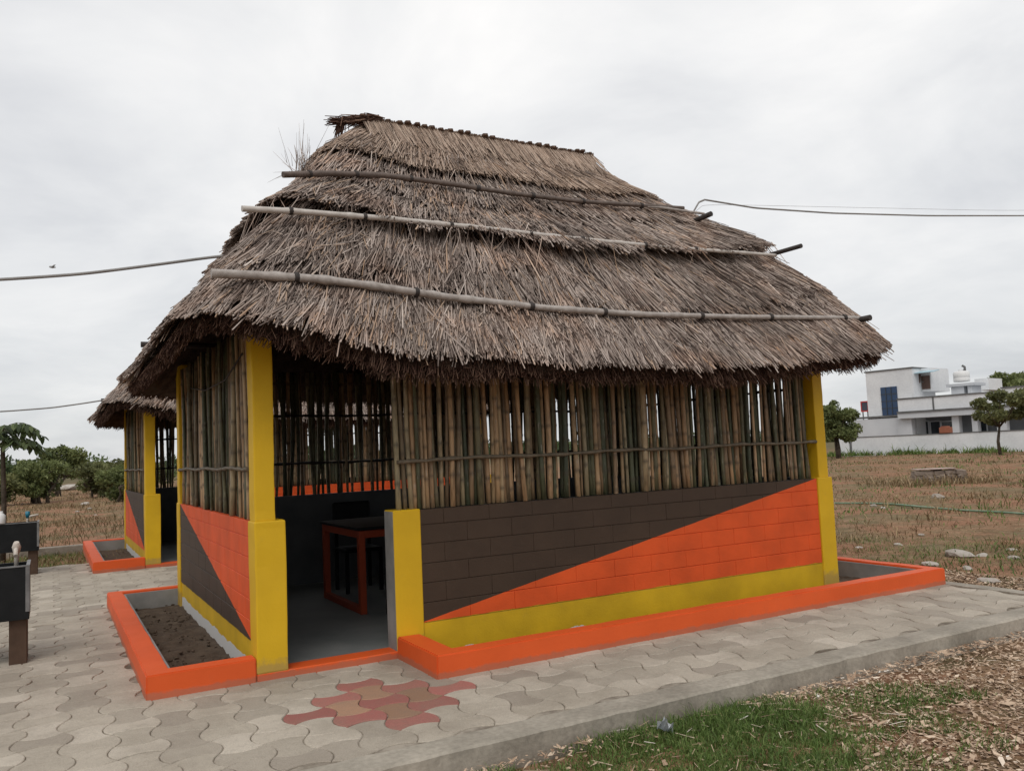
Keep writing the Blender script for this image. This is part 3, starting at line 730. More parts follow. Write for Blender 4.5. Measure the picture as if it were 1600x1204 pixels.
    # ends of the poles on the right slope poking past the hip, and one at the back left
    for key, (pa, pb, rad) in {'e1': ((1085, 345), (1111, 334), .03), 'e2': ((1200, 399), (1252, 384), .024), 'e3': ((1340, 500), (1360, 496), .03)}.items():
        q, _ = roof_hit(*pa, .06); d_ = ray(*pb); t_ = (q[0]-CAM[0])/d_[0]; e_ = CAM+d_*t_
        pole('pole_end', key, [q+(q-e_)*1.2, q, e_], rad, M_STUB)
    b_ = at_y(220, 538, 3.2); pole('pole_end', 'e4', [b_+np.array([.8, 0, 0]), b_], .03, M_STUB)
    # rough bundle at the left end of the ridge, and a tuft of long stems
    def horn():
        g = np.random.default_rng(5); n = 420; t0 = g.random(n); A_ = np.array([1.78, RY, RZ+.13]); B_ = np.array([1.16, RY-.03, RZ-.02])
        P0 = A_+(B_-A_)*t0[:, None]*.7+g.normal(0, .019, (n, 3))*(1-.3*t0)[:, None]; P1 = P0+(B_-A_)*g.uniform(.12, .32, n)[:, None]+g.normal(0, .02, (n, 3))
        k = 60; P0[:k] = np.array([1.36, RY, RZ+.03])+g.normal(0, .02, (k, 3)); P1[:k] = P0[:k]+np.array([-.05, 0, -.17])*g.uniform(.6, 1.1, k)[:, None]+g.normal(0, .015, (k, 3))
        return prisms('ridge_horn', P0, P1, .007, .004, g.random(n), M_FRINGE)
    obj('ridge_horn', cached('horn', horn), R_, kind='stuff')
    def tuft():
        g = np.random.default_rng(9); n = 60; b0 = at_y(470, 268, .9)
        a_ = np.radians(np.where(g.random(n) < .82, g.normal(82, 12, n), g.uniform(10, 235, n))); l = np.where(g.random(n) < .86, g.uniform(.1, .27, n), g.uniform(.3, .5, n))
        P0 = b0+g.normal(0, .035, (n, 3)); P0[:, 0] += np.cos(a_)*.02
        P1 = P0+np.stack([np.cos(a_)*l, g.normal(0, .1, n)*l, np.sin(a_)*l], 1)
        return prisms('straw_tuft', P0, P1, .0028, .0008, g.random(n), M_THATCH)
    if not swap: obj('straw_tuft', cached('tuft', tuft), R_, kind='stuff')
    return H_
hut1 = hut((0, 0, 0), False, 'large thatched hut, orange triangle rising below dark brown on its front wall', 'thatched huts in a row')
hut2 = hut((0, 7.65, 0), True, 'thatched hut behind, partly hidden, orange triangle low on its side wall', 'thatched huts in a row')
# a thin wire looped under the near hut's eave
obj('eave_wire', tube_mesh('eave_wire', [(.02, 3.2, 2.3), (.0, 2.0, 2.17), (-.0, 1.0, 2.17), (.0, .3, 2.3)], .007, M_STUB, 5), hut1)

# ------------------------------------------------------------------ furniture inside
M_TORA = mottled('table_orange', (.26, .04, .014), (.32, .05, .016), 4., .5, .4, 30., .1)
tb = empty('table', (1.28, 1.6, .045), label='orange framed table with dark top inside the doorway', cat='table')
for xx in (0, 1.45):
    obj('leg_frame', box_mesh('leg_frame', [(xx, xx+.06, 0, .07, 0, .77), (xx, xx+.06, 1.14, 1.21, 0, .77), (xx+.001, xx+.059, .07, 1.14, 0, .06), (xx+.001, xx+.059, .07, 1.14, .70, .769)], M_TORA, .003), tb)
obj('apron', box_mesh('apron', [(.06, 1.45, .002, .06, .70, .768), (.06, 1.45, 1.15, 1.208, .70, .768)], M_TORA), tb)
obj('table_top', box_mesh('table_top', [(-.02, 1.54, -.02, 1.23, .772, .80)], M_BLACK, .004), tb)
def chair(loc, rz, label):
    c = empty('chair', loc, rz, label=label, cat='chair', group='black chairs at the table')
    obj('seat', box_mesh('seat', [(-.21, .21, -.21, .21, .43, .47)], M_BLACK, .01), c)
    obj('backrest', box_mesh('backrest', [(-.22, .22, .19, .23, .62, .96)], M_BLACK, .015), c)
    for sx in (-1, 1):
        obj('leg', box_mesh('leg', [(sx*.19-.018, sx*.19+.018, -.2, -.165, 0, .43)], M_BLACK), c)
        obj('leg', box_mesh('leg', [(sx*.19-.018, sx*.19+.018, .17, .205, 0, .64)], M_BLACK), c)
chair((1.75, 3.05, .045), 0, 'black chair beyond the far long edge of the orange framed table')
chair((1.72, 1.32, .045), math.pi+.15, 'black chair between the orange framed table and the front wall')

# ------------------------------------------------------------------ troughs on posts
M_GALV = mottled('grey_rim', (.12, .12, .12), (.2, .2, .2), 9., .5, .4)
M_PIPE = mottled('pale_pvc', (.5, .44, .38), (.62, .57, .5), 8., .45, .4, 20., .1)
M_BLUE = mottled('blue_plastic', (.01, .13, .2), (.015, .17, .25), 8., .35, .5, 20., .05)
def trough(loc, label, far):
    t_ = empty('wash_trough', loc, label=label, cat='trough', group='black troughs beside the paving')
    w, y0, y1, z0, z1 = 1.7, 0, .46, .345, .755
    obj('basin', box_mesh('basin', [(-w, 0, y0, y0+.025, z0, z1), (-w, 0, y1-.025, y1, z0, z1), (-w, -w+.025, y0+.025, y1-.025, z0, z1-.001), (-.025, 0, y0+.025, y1-.025, z0, z1-.001), (-w+.025, -.025, y0+.025, y1-.025, z0, z0+.03)], M_BLACK, .002), t_)
    obj('rim', box_mesh('rim', [(-w-.004, .004, y0-.006, y0+.016, z1+.001, z1+.012), (-.022, .004, y0+.016, y1, z1+.001, z1+.012), (-.026, .003, y0-.005, y0-.001, z0+.06, z1)], M_GALV), t_)
    for x in (-.14, -w+.02):
        obj('post', box_mesh('post', [(x, x+.125, .05, .38, -.01, z0-.001)], M_BROWNPOST, .006), t_)
    tp = obj('tap', tube_mesh('tap', [(-.1, y1-.04, z1-.05), (-.1, y1-.04, z1+.07), (-.1, y1-.06, z1+.11), (-.1, y1-.16, z1+.115), (-.1, y1-.22, z1+.07)] if not far else [(-.15, y1-.2, z1-.05), (-.15, y1-.2, z1+.06), (-.12, y1-.2, z1+.085), (-.01, y1-.2, z1+.1)], .018 if not far else .016, M_PIPE), t_)
    if far: obj('handle', tube_mesh('handle', [(-.15, y1-.2, z1+.06), (-.15, y1-.2, z1+.11), (-.15, y1-.2, z1+.16)], [.02, .032, .03], M_BLUE), tp)
    else: obj('handle', tube_mesh('handle', [(-.1, y1-.04, z1+.08), (-.1, y1-.05, z1+.13), (-.1, y1-.07, z1+.17)], [.024, .034, .02], M_PIPE), tp)
trough((-1.385, 1.75, 0), 'black open trough on brown posts with a curved pale pipe tap', False)
trough((-1.385, 8.3, 0), 'black trough on brown posts with a blue handled tap and white bottle', True)
bt = bmesh.new(); tube(bt, [(0, 0, 0), (0, 0, .01), (0, 0, .12), (0, 0, .145), (0, 0, .15), (0, 0, .18)], [.05, .055, .055, .03, .022, .022], 12)
bq = at_y(2, 812, 8.33)
obj('bottle', mesh_bm('bottle', bt, mottled('white_plastic', (.6, .59, .58), (.68, .67, .66), 5., .4, .4)), loc=(bq[0], 8.315, .77), label='white plastic bottle standing on the rim of the blue tapped trough', cat='bottle')

# ------------------------------------------------------------------ cables
M_CABLE = mottled('cable_grey', (.22, .21, .2), (.3, .29, .28), 5., .6, .3)
def cable(pts, r_, label, m=M_CABLE, sm=40):
    P = np.array(pts, float); t = np.linspace(0, 1, len(P)); T = np.linspace(0, 1, 121)
    # smooth by Catmull-Rom-ish polynomial through points
    out = np.stack([np.interp(T, t, P[:, k]) for k in range(3)], 1)
    for _ in range(sm): out[1:-1] = .25*out[:-2]+.5*out[1:-1]+.25*out[2:]
    return obj('overhead_cable', tube_mesh('overhead_cable', [tuple(p) for p in out], r_, m, 6), label=label, cat='cable', group='overhead cables')
def cab_line(pix, depths): return [at_y(x, y, d) for (x, y), d in zip(pix, depths)]
cable(cab_line([(-500, 447), (-250, 446), (0, 437), (130, 428), (240, 414), (350, 399), (380, 402)], [1.0]*7), .012, 'thick grey cable entering the near thatched roof on its trough side')
cable(cab_line([(1080, 342), (1084, 330), (1092, 316), (1101, 312), (1125, 316), (1180, 325), (1300, 333), (1450, 337), (1600, 337), (1900, 332), (2300, 318)], [2.0]*11), .012, 'thick grey cable hooking up off the roof towards the white house', sm=1)
cable([at_y(1085, 332, 2.2), at_y(1100, 319, 2.2)*1, at_y(1600, 330, 2.2), at_y(2300, 312, 2.2)], .0022, 'thin wire running above the thick cable by the white house')
cable(cab_line([(-400, 655), (-200, 650), (0, 643), (80, 637), (130, 630), (180, 622)], [9.0]*6), .011, 'grey cable reaching the thatched roof of the hut behind')

# a small bird in flight, far to the left
bp_ = CAM+ray(82, 418)*38
BI = empty('bird', tuple(bp_), .5, label='small grey bird flying in the cloudy sky above the thick cable', cat='bird')
M_BIRD = mottled('bird_grey', (.25, .25, .25), (.35, .35, .35), 20., .8)
obj('body', tube_mesh('body', [(-.13, 0, 0), (-.08, 0, .005), (0, 0, .01), (.07, 0, .02), (.11, 0, .03), (.14, 0, .028)], [.012, .03, .04, .028, .024, .004], M_BIRD, 8), BI)
for sg in (-1, 1):
    bm = bmesh.new(); vs = [bm.verts.new(p) for p in ((.05, 0, .03), (.06, sg*.12, .10), (0, sg*.26, .08), (-.03, sg*.13, .085), (-.05, 0, .02))]
    bm.faces.new(vs); bmesh.ops.solidify(bm, geom=bm.faces[:], thickness=.006); obj('wing', mesh_bm('wing', bm, M_BIRD), BI)

# ------------------------------------------------------------------ trees and shrubs
def leaf_mat(name, c1, c2, c3): return attr_mat(name, [(0, c1), (.55, c2), (1, c3)], .6, .3, trans=.35)
M_LEAF = leaf_mat('leaf_green', (.08, .10, .036), (.16, .19, .07), (.25, .28, .115))
M_LEAF2 = leaf_mat('leaf_olive', (.085, .095, .04), (.17, .18, .072), (.26, .27, .12))
M_LEAF3 = leaf_mat('leaf_dark', (.04, .058, .026), (.08, .115, .046), (.14, .18, .075))
M_BARK = mottled('bark', (.05, .04, .03), (.11, .09, .07), 6., .9, .1, 30., .7, .02)
def leaf_cloud(name, C_, rad, n, size, m, seed, flat=.75):
    g = np.random.default_rng(seed); C_ = np.array(C_, float); rad = np.broadcast_to(rad, (len(C_),)); k = g.choice(len(C_), n, p=rad**2/np.sum(rad**2))
    d = g.normal(size=(n, 3)); d /= np.linalg.norm(d, axis=1)[:, None]; rr = rad[k]*g.random(n)**.45
    P = C_[k]+d*rr[:, None]*np.array([1, 1, flat])
    a_ = g.normal(size=(n, 3)); a_ /= np.linalg.norm(a_, axis=1)[:, None]; b_ = np.cross(a_, g.normal(size=(n, 3))); b_ /= np.linalg.norm(b_, axis=1)[:, None]
    sz = size*g.uniform(.6, 1.4, n)[:, None]
    V = np.stack([P-a_*sz, P+b_*sz*.45, P+a_*sz, P-b_*sz*.45], 1).reshape(-1, 3)
    F_ = np.arange(4*n).reshape(-1, 4)
    rnd = np.clip(.45+.3*g.normal(size=len(C_))[k]*.6+g.normal(0, .2, n), 0, 1)
    return np_mesh(name, V, F_, m, np.repeat(rnd, 4))
def tree(name, loc, trunk_h, crown_c, crown_r, n_cl, cl_r, n_leaf, leaf, m, seed, label, cat='tree', group=None, tr=.1, stems=1):
    g = np.random.default_rng(seed); T = empty(name, loc, label=label, cat=cat, group=group)
    d = g.normal(size=(n_cl, 3)); d /= np.linalg.norm(d, axis=1)[:, None]; C_ = np.array(crown_c)+d*np.array(crown_r)*(g.random(n_cl)**.33)[:, None]
    C_[:, 2] = np.maximum(C_[:, 2], cl_r*.35)
    bm = bmesh.new()
    for s_ in range(stems):
        bx_, by_ = (0, 0) if stems == 1 else (g.normal(0, .25), g.normal(0, .25)); top = np.array([crown_c[0]*.6+bx_*2, crown_c[1]*.6+by_*2, trunk_h])
        mid = top*.5+np.array([g.normal(0, .06), g.normal(0, .06), 0])*trunk_h
        tube(bm, [(bx_, by_, -.1), tuple(mid), tuple(top)], [tr*1.2, tr, tr*.7], 7)
        for c in C_[s_::stems][:10]:
            md = (top+c)/2+g.normal(0, .1, 3)*.5; tube(bm, [tuple(top), tuple(md), tuple(c)], [tr*.55, tr*.35, tr*.12], 5)
    obj('trunk', mesh_bm('trunk', bm, M_BARK), T)
    cr = cl_r*g.uniform(.65, 1.25, n_cl)
    obj('crown', leaf_cloud('crown', C_, cr, n_leaf, leaf, m, seed+1), T)
    return T
# scrub on the left, beyond the far path
def px_base(px, py): q = at_z(px, py, FIELD); return (q[0], q[1], FIELD)
tree('scrub_tree', px_base(62, 786), .9, (-.1, 0, 1.3), (1.35, 1.2, 1.0), 30, .5, 9000, .09, M_LEAF, 31, 'broad bushy green tree beyond the path, left of the pale mound', group='scrub trees beyond the path', tr=.09, stems=4)
tree('scrub_tree', px_base(90, 775), 1.2, (.3, 0, 2.2), (1.3, 1.2, 1.0), 20, .6, 5000, .11, M_LEAF, 37, 'taller dark tree rising behind the broad bushy one', group='scrub trees beyond the path', tr=.1, stems=2)
tree('scrub_tree', px_base(157, 777), .8, (0, 0, 1.0), (1.5, 1.2, .9), 26, .5, 7000, .11, M_LEAF2, 33, 'loose olive shrub between the pale mound and the farther hut', 'shrub', 'scrub trees beyond the path', .07, 4)
tree('scrub_tree', px_base(190, 783), .7, (.6, 0, .95), (1.5, 1.0, .8), 20, .5, 4500, .10, M_LEAF, 35, 'low green shrub half hidden by the farther hut', 'shrub', 'scrub trees beyond the path', .06, 4)
tree('scrub_tree', px_base(-20, 792), .8, (0, 0, 1.0), (1.6, 1.2, .9), 22, .55, 5500, .10, M_LEAF2, 36, 'low olive shrub behind the young large leaved tree', 'shrub', 'scrub trees beyond the path', .06, 4)
# distant tree belt
g = np.random.default_rng(50); C_ = []; R_ = []
for i in range(320):
    a_ = math.radians(g.uniform(-24, 88)); dd = g.uniform(150, 330); C_.append((CAM[0]+dd*math.sin(a_), CAM[1]+dd*math.cos(a_), g.uniform(.5, 2.2))); R_.append(g.uniform(2.0, 3.6))
obj('tree_belt', leaf_cloud('tree_belt', C_, np.array(R_), 60000, .5, M_LEAF3, 51, .8), label='distant belt of dark scrub trees along the horizon', cat='trees', kind='stuff')

# young large-leaved tree at the left edge
def young_tree():
    b_ = at_y(4, 815, 11.2); top = at_y(6, 700, 11.2)
    T = empty('young_tree', (b_[0], 11.2, FIELD), label='young thin trunked tree with large drooping leaves behind the troughs', cat='tree')
    h = top[2]-FIELD
    obj('trunk', tube_mesh('trunk', [(0, 0, -.1), (.02, 0, h*.5), (0, 0, h), (.02, 0, h+.35)], [.05, .042, .035, .02], M_BARK, 8), T)
    g = np.random.default_rng(3); V = []; F_ = []; rn = []; bmS = bmesh.new()
    for k in range(22):
        az = g.uniform(0, 6.28); el = g.uniform(-.15, 1.1); ln = g.uniform(.42, .72); dirh = np.array([math.cos(az), math.sin(az), 0]); base = np.array([.0, 0, h+g.uniform(-.05, .35)])
        pts = []
        for i in range(9):
            u_ = i/8; pts.append(base+dirh*ln*u_*math.cos(el*.7)+np.array([0, 0, ln*(math.sin(el)*u_-.55*u_*u_)]))
        tube(bmS, [tuple(q) for q in pts[::2]], [.009, .008, .006, .005, .003], 5)
        side = np.cross(dirh, [0, 0, 1])
        for i in range(2, 9):
            for sg in (-1, 1):
                p0 = pts[i]; l_ = .2*g.uniform(.7, 1.15)*(1-.35*abs(i-5)/4); dr = side*sg*.7+dirh*.45+np.array([0, 0, -.55])+g.normal(0, .12, 3); dr /= np.linalg.norm(dr)
                wv = np.cross(dr, [0, 0, 1])+g.normal(0, .2, 3); wv /= np.linalg.norm(wv); w_ = l_*.24; n0 = len(V); bend_ = np.array([0, 0, -.3*l_])
                V += [p0, p0+dr*l_*.35+wv*w_, p0+dr*l_*.35-wv*w_, p0+dr*l_*.75+wv*w_*.8+bend_*.4, p0+dr*l_*.75-wv*w_*.8+bend_*.4, p0+dr*l_+bend_]
                F_ += [(n0, n0+1, n0+2, n0+2), (n0+1, n0+3, n0+4, n0+2), (n0+3, n0+5, n0+4, n0+4)]; rn += [g.random()]*6
    me = bpy.data.meshes.new('crown'); me.from_pydata([tuple(v) for v in V], [], [tuple(dict.fromkeys(f)) for f in F_])
    at = me.attributes.new('rnd', 'FLOAT', 'POINT'); at.data.foreach_set('value', np.array(rn, np.float32)); me.materials.append(M_LEAF3)
    obj('crown', me, T); obj('leaf_stalk', mesh_bm('leaf_stalk', bmS, M_LEAF2), T)
young_tree()

# pale mound and rubble far left
M_PALE = mottled('pale_rubble', (.3, .26, .22), (.5, .46, .42), 3., .9, .1, 10., .6, .03)
def lump(bm, c, r, seed, sub=2, amp=.25):
    g = np.random.default_rng(seed); res = bmesh.ops.create_icosphere(bm, subdivisions=sub, radius=1.); ph = g.uniform(0, 6, 6)
    for v in res['verts']:
        p = v.co.copy(); f = 1+amp*(.6*math.sin(p.x*2.6+ph[0])*math.sin(p.y*2.3+ph[1])+.5*math.sin(p.z*3.1+ph[2]+p.x*1.7))+g.normal(0, amp*.22)
        v.co = Vector((c[0]+p.x*r[0]*f, c[1]+p.y*r[1]*f, c[2]+p.z*r[2]*f))
def stone(loc, r, seed, label, group, m=None, name='stone', cat='stone'):
    bm = bmesh.new(); lump(bm, (0, 0, r[2]*.45), r, seed); return obj(name, mesh_bm(name, bm, m or M_PALE), loc=loc, rot=(0, 0, seed), label=label, cat=cat, group=group)
q = px_base(107, 766); stone((q[0], q[1], FIELD), (1.5, .8, .32), 4, 'long pale mound of rubble between the bushes beyond the path', None, name='rubble_mound', cat='mound')
for i, (px, py, r) in enumerate([(133, 788, .16), (140, 795, .1), (120, 800, .08), (88, 800, .08), (150, 805, .07)]):
    q = px_base(px, py); stone((q[0], q[1], FIELD-.02), (r*1.3, r, r*.6), 60+i, 'small pale stone in the dry grass beyond the far path', 'pale stones beyond the path')
for i, (px, py, r) in enumerate([(1497, 869, .13), (1325, 879, .05), (1342, 856, .05), (1465, 777, .13), (1403, 851, .045), (1580, 860, .06), (1585, 872, .06), (1452, 882, .07), (1535, 868, .06), (1512, 888, .05), (1545, 908, .07), (1365, 790, .06), (1380, 793, .05), (1440, 835, .04)]):
    q = px_base(px, py); stone((q[0], q[1], FIELD-.01), (r*1.5, r, r*.55), 80+i, {0: 'largest flat pale stone on the field beside the paved path', 3: 'pale stone lying between the hose and the low stone ruin', 11: 'pale stone lying right against the green hose', 12: 'smaller pale stone beside the green hose'}.get(i, 'small pale stone lying on the reddish field before the white house'), 'pale stones on the field')
# remains of a low stone wall in the field
def ruin():
    a_ = at_z(1432, 757, FIELD); b_ = at_z(1512, 754, FIELD); T = empty('stone_ruin', (a_[0], a_[1], FIELD), math.atan2(b_[1]-a_[1], b_[0]-a_[0]), label='low ruined block of grey stones with a pinkish slab on top', cat='ruin')
    Lr = np.hypot(*(b_-a_)[:2]); g = random.Random(4); ms = mottled('field_stone', (.17, .135, .11), (.28, .225, .185), 4., .95, .1, 14., .7, .03)
    base = [mesh_bm('stone', (lambda bm: (add_box(bm, -.155, .155, -.16, .16, -.075, .075, bev=.03, seg=2), [setattr(v, 'co', v.co*random.uniform(.88, 1.08)) for v in bm.verts], bm)[-1])(bmesh.new()), ms) for k in range(4)]
    z = .07
    for r_ in range(3):
        x = .05+g.uniform(0, .1)
        while x < Lr-.05:
            o = obj('stone', base[g.randrange(4)], T, (x, g.uniform(.1, .16), z), (g.gauss(0, .06), g.gauss(0, .06), g.gauss(0, .12))); x += g.uniform(.27, .36)
        z += .135
    obj('core', box_mesh('core', [(.0, Lr-.08, .03, .3, -.1, .40)], ms, .03), T)
    obj('slab', box_mesh('slab', [(.02, Lr*.78, -.05, .42, .44, .475)], mottled('pink_slab', (.33, .25, .22), (.45, .36, .32), 4., .9), .01), T)
ruin()
# garden hose
M_HOSE = mottled('hose_green', (.10, .17, .10), (.2, .27, .18), 3., .5, .4)
hp_ = [at_z(x, y, FIELD+.02) for x, y in ((1200, 783), (1305, 787), (1360, 786), (1400, 788), (1440, 793), (1500, 797), (1560, 800), (1600, 804), (1720, 812))]
obj('hose', tube_mesh('hose', [(p[0], p[1], FIELD+.03+.01*math.sin(i*2)) for i, p in enumerate(hp_)], .022, M_HOSE, 6), label='thin green hose lying across the reddish field', cat='hose')

# ------------------------------------------------------------------ white house, compound wall
W0 = at_z(1318, 712, FIELD); U_ = np.array([.186, -.9825, 0]); NN = np.array([.9825, .186, 0]); RZ_ = math.atan2(U_[1], U_[0])
def loc_at(px, py, d):
    r_ = ray(px, py); t = ((W0+NN*d-CAM)@NN)/(r_@NN); P = CAM+r_*t-W0
    return float(P@U_), float(P[2]-FIELD)
M_HW = mottled('house_white', (.66, .675, .69), (.77, .78, .79), .5, .85, .2, 8., .1, fine=.12)
M_HG = mottled('house_grey', (.48, .495, .515), (.57, .585, .605), .35, .85, .2, 8., .1)
M_COPE = mottled('dark_coping', (.10, .10, .10), (.16, .16, .16), 1., .8)
M_GLASS, t_, b_ = mat('blue_glass', .12, .6); b_.inputs['Base Color'].default_value = (.007, .035, .10, 1)
M_GLASSD, t_, b_ = mat('dark_glass', .15, .6); b_.inputs['Base Color'].default_value = (.02, .026, .033, 1)
M_AWN = mottled('blue_awning', (.3, .45, .52), (.38, .53, .6), 1., .5, .4)
M_DOORB = mottled('brown_door', (.09, .055, .045), (.13, .08, .065), 2., .6)
HO = empty('white_house', (W0[0], W0[1], FIELD), RZ_, label='white and grey modern house with tall blue window behind the compound wall', cat='house')
def rect(x0, y0, x1, y1, d): ua, za = loc_at(x0, y1, d); ub, zb = loc_at(x1, y0, d); return ua, ub, za, zb
def hbox(name, pr, d0, d1, m, parent=HO, z0=None, z1=None, bev=0.):
    ua, ub, za, zb = rect(*pr, d0)
    if z0 is not None: za = z0
    if z1 is not None: zb = z1
    return obj(name, box_mesh(name, [(ua, ub, d0, d1, za, zb)], m, bev), parent), (ua, ub, za, zb)
# tower, with blue stair window
tw, R1 = hbox('tower', (1358, 577, 1425, 660), 7, 11, M_HW, z0=0)
obj('coping', box_mesh('coping', [(R1[0]-.1, R1[1]+.06, 6.93, 11.1, R1[3]+.002, R1[3]+.12)], M_COPE), HO)
wn, R2 = hbox('window', (1379, 605, 1400.5, 651), 6.90, 7.02, M_GLASS)
for f_ in (.33, .66): obj('mullion', box_mesh('mullion', [(R2[0]+(R2[1]-R2[0])*f_-.03, R2[0]+(R2[1]-R2[0])*f_+.03, 6.86, 6.899, R2[2], R2[3])], M_GLASSD), wn)
for f_ in (.25, .5, .75): obj('transom', box_mesh('transom', [(R2[0], R2[1], 6.865, 6.898, R2[2]+(R2[3]-R2[2])*f_-.025, R2[2]+(R2[3]-R2[2])*f_+.025)], M_GLASSD), wn)
hd, R3 = hbox('stair_head', (1424, 576, 1453, 615), 8.5, 12, M_HW)
dr, R4 = hbox('door', (1441, 588, 1452, 610), 8.42, 8.5, M_DOORB)
obj('handle', box_mesh('handle', [(R4[0]+.08, R4[0]+.14, 8.36, 8.419, (R4[2]+R4[3])/2, (R4[2]+R4[3])/2+.12)], M_GALV), dr)
ua, ub, za, zb = rect(1425, 581, 1459, 586, 7.4)
bm = bmesh.new(); vs = [bm.verts.new(p) for p in ((ua, 7.3, za), (ub, 7.3, za), (ub, 8.49, zb+.1), (ua, 8.49, zb+.1), (ua, 7.3, za+.05), (ub, 7.3, za+.05), (ub, 8.49, zb+.15), (ua, 8.49, zb+.15))]
for f in ((0, 1, 2, 3), (7, 6, 5, 4), (0, 4, 5, 1), (1, 5, 6, 2), (2, 6, 7, 3), (3, 7, 4, 0)): bm.faces.new([vs[i] for i in f])
obj('awning', mesh_bm('awning', bm, M_AWN), HO)
q1, q2 = loc_at(1428, 608, 8.2), loc_at(1437, 586, 8.2)
obj('awning_brace', tube_mesh('awning_brace', [(q1[0], 8.2, q1[1]), (q2[0]-.1, 8.2, (q1[1]+q2[1])/2-.1), (q2[0], 8.2, q2[1])], .12, M_DOORB, 6), HO)
# lower left wing
hbox('side_wing', (1332, 654, 1404, 690), 6, 7, M_HG, z0=0)
ua, ub, za, zb = rect(1332, 652.5, 1404, 654, 6); obj('coping', box_mesh('coping', [(ua-.05, ub, 5.94, 7.05, za, zb)], M_COPE), HO)
# main block: upper slab band, parapet, recessed porch
sl, R5 = hbox('upper_storey', (1403, 633, 1640, 656), 5.5, 14, M_HG)
pa, R6 = hbox('parapet', (1403, 614, 1567, 633), 5.8, 6.1, M_HW, z0=R5[3]-.02)
obj('string_course', box_mesh('string_course', [(R5[0]-.02, R5[1], 5.42, 5.8, R5[3]-.001, R5[3]+.14)], M_COPE), HO)
obj('coping', box_mesh('coping', [(R6[0]-.05, R6[1], 5.72, 6.16, R6[3]+.001, R6[3]+.1)], M_COPE), HO)
u_mid = loc_at(1457, 615, 5.8)[0]; obj('pilaster', box_mesh('pilaster', [(u_mid-.06, u_mid+.06, 5.76, 5.799, R6[2]+.17, R6[3])], M_COPE), HO)
pr_, R7 = hbox('parapet', (1567, 603, 1640, 633), 5.6, 14, M_HW, z0=R5[3]+.15)
obj('coping', box_mesh('coping', [(R7[0]-.05, R7[1], 5.52, 14.05, R7[3]+.001, R7[3]+.1)], M_COPE), HO)
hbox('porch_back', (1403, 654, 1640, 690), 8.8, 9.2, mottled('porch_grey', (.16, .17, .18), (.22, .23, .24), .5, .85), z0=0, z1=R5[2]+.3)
obj('porch_floor', box_mesh('porch_floor', [(R5[0], R5[1], 5.6, 8.79, 0, .4)], M_HG), HO)
for x0, x1 in ((1404, 1424), (1490, 1498), (1521, 1527), (1560, 1572)):
    hbox('porch_pillar', (x0, 656, x1, 690), 5.9, 6.5, M_HG, z0=.401, z1=R5[2]-.001)
for x0, x1 in ((1432, 1450), (1456, 1470), (1472, 1488), (1532, 1541)):
    w_, r_ = hbox('porch_window', (x0, 660, x1, 682), 8.7, 8.79, M_GLASSD)
    obj('frame', box_mesh('frame', [(r_[0]-.08, r_[0], 8.66, 8.75, r_[2], r_[3]), (r_[1], r_[1]+.08, 8.66, 8.75, r_[2], r_[3]), (r_[0]-.08, r_[1]+.08, 8.66, 8.75, r_[3], r_[3]+.08)], M_HG), w_)
# roof clutter
hbox('roof_room', (1524, 592, 1544, 612), 15, 18, M_HW)
ua, ub, za, zb = rect(1483, 599, 1526, 614, 8.8)
obj('tank_stand', box_mesh('tank_stand', [(ua, ub, 8.3, 10.6, zb-.22, zb), (ua+.3, ua+.6, 8.5, 10.4, za-.5, zb-.22), (ub-.6, ub-.3, 8.5, 10.4, za-.5, zb-.22), ((ua+ub)/2-.5, (ua+ub)/2+.2, 8.5, 10.4, za-.5, zb-.22)], M_HG), HO)
rp_, R8 = hbox('roof_slab', (1404, 612, 1640, 634), 6.1, 14, M_HG, z0=R5[3]+.0, z1=R5[3]+.18)
ta, tb_, tza, tzb = rect(1491, 580, 1514, 599, 9.4); tr_ = (tb_-ta)/2
wt = W0+U_*((ta+tb_)/2)+NN*9.4
bm = bmesh.new(); th_ = tzb-tza; tube(bm, [(0, 0, 0), (0, 0, .05), (0, 0, th_*.32), (0, 0, th_*.36), (0, 0, th_*.4), (0, 0, th_*.85), (0, 0, th_*.97), (0, 0, th_)], [tr_*.96, tr_, tr_, tr_*.96, tr_, tr_, tr_*.75, tr_*.3], 18)
TK = empty('water_tank', (wt[0], wt[1], FIELD+tza+.002), RZ_, label='round white water tank on the roof of the white house', cat='water tank')
obj('shell', mesh_bm('shell', bm, mottled('tank_white', (.68, .68, .67), (.74, .74, .73), 1., .5, .4)), TK)
obj('lid', tube_mesh('lid', [(0, 0, th_-.02), (0, 0, th_+.1)], tr_*.32, M_HW, 12), TK)
obj('pipe', tube_mesh('pipe', [(tr_*.5, 0, th_*.85), (tr_*.5, 0, th_+.3), (tr_*.2, 0, th_+.42)], .1, M_COPE, 6), TK)
# compound wall
CW = empty('compound_wall', (W0[0], W0[1], FIELD), RZ_, label='long white compound wall with dark coping before the modern house', cat='wall')
uend = loc_at(1760, 700, 0)[0]; u5 = loc_at(1500, 700, 0)[0]; zt = loc_at(1400, 683, 0)[1]
obj('wall_panel', box_mesh('wall_panel', [(0, u5, 0, .23, -.3, zt)], M_HW), CW); obj('wall_panel', box_mesh('wall_panel', [(u5, uend, .06, .29, -.3, zt+.02)], M_HW), CW)
obj('coping', box_mesh('coping', [(-.03, u5+.03, -.04, .27, zt+.001, zt+.06)], M_COPE), CW); obj('coping', box_mesh('coping', [(u5+.03, uend, .02, .33, zt+.021, zt+.08)], M_COPE), CW)
obj('pier', box_mesh('pier', [(-.35, .0, -.06, .3, -.3, zt+.12)], M_HW), CW)
obj('pier', box_mesh('pier', [(loc_at(1330, 700, 0)[0]-.09, loc_at(1330, 700, 0)[0]+.07, -.06, -.001, -.3, zt)], M_COPE), CW)
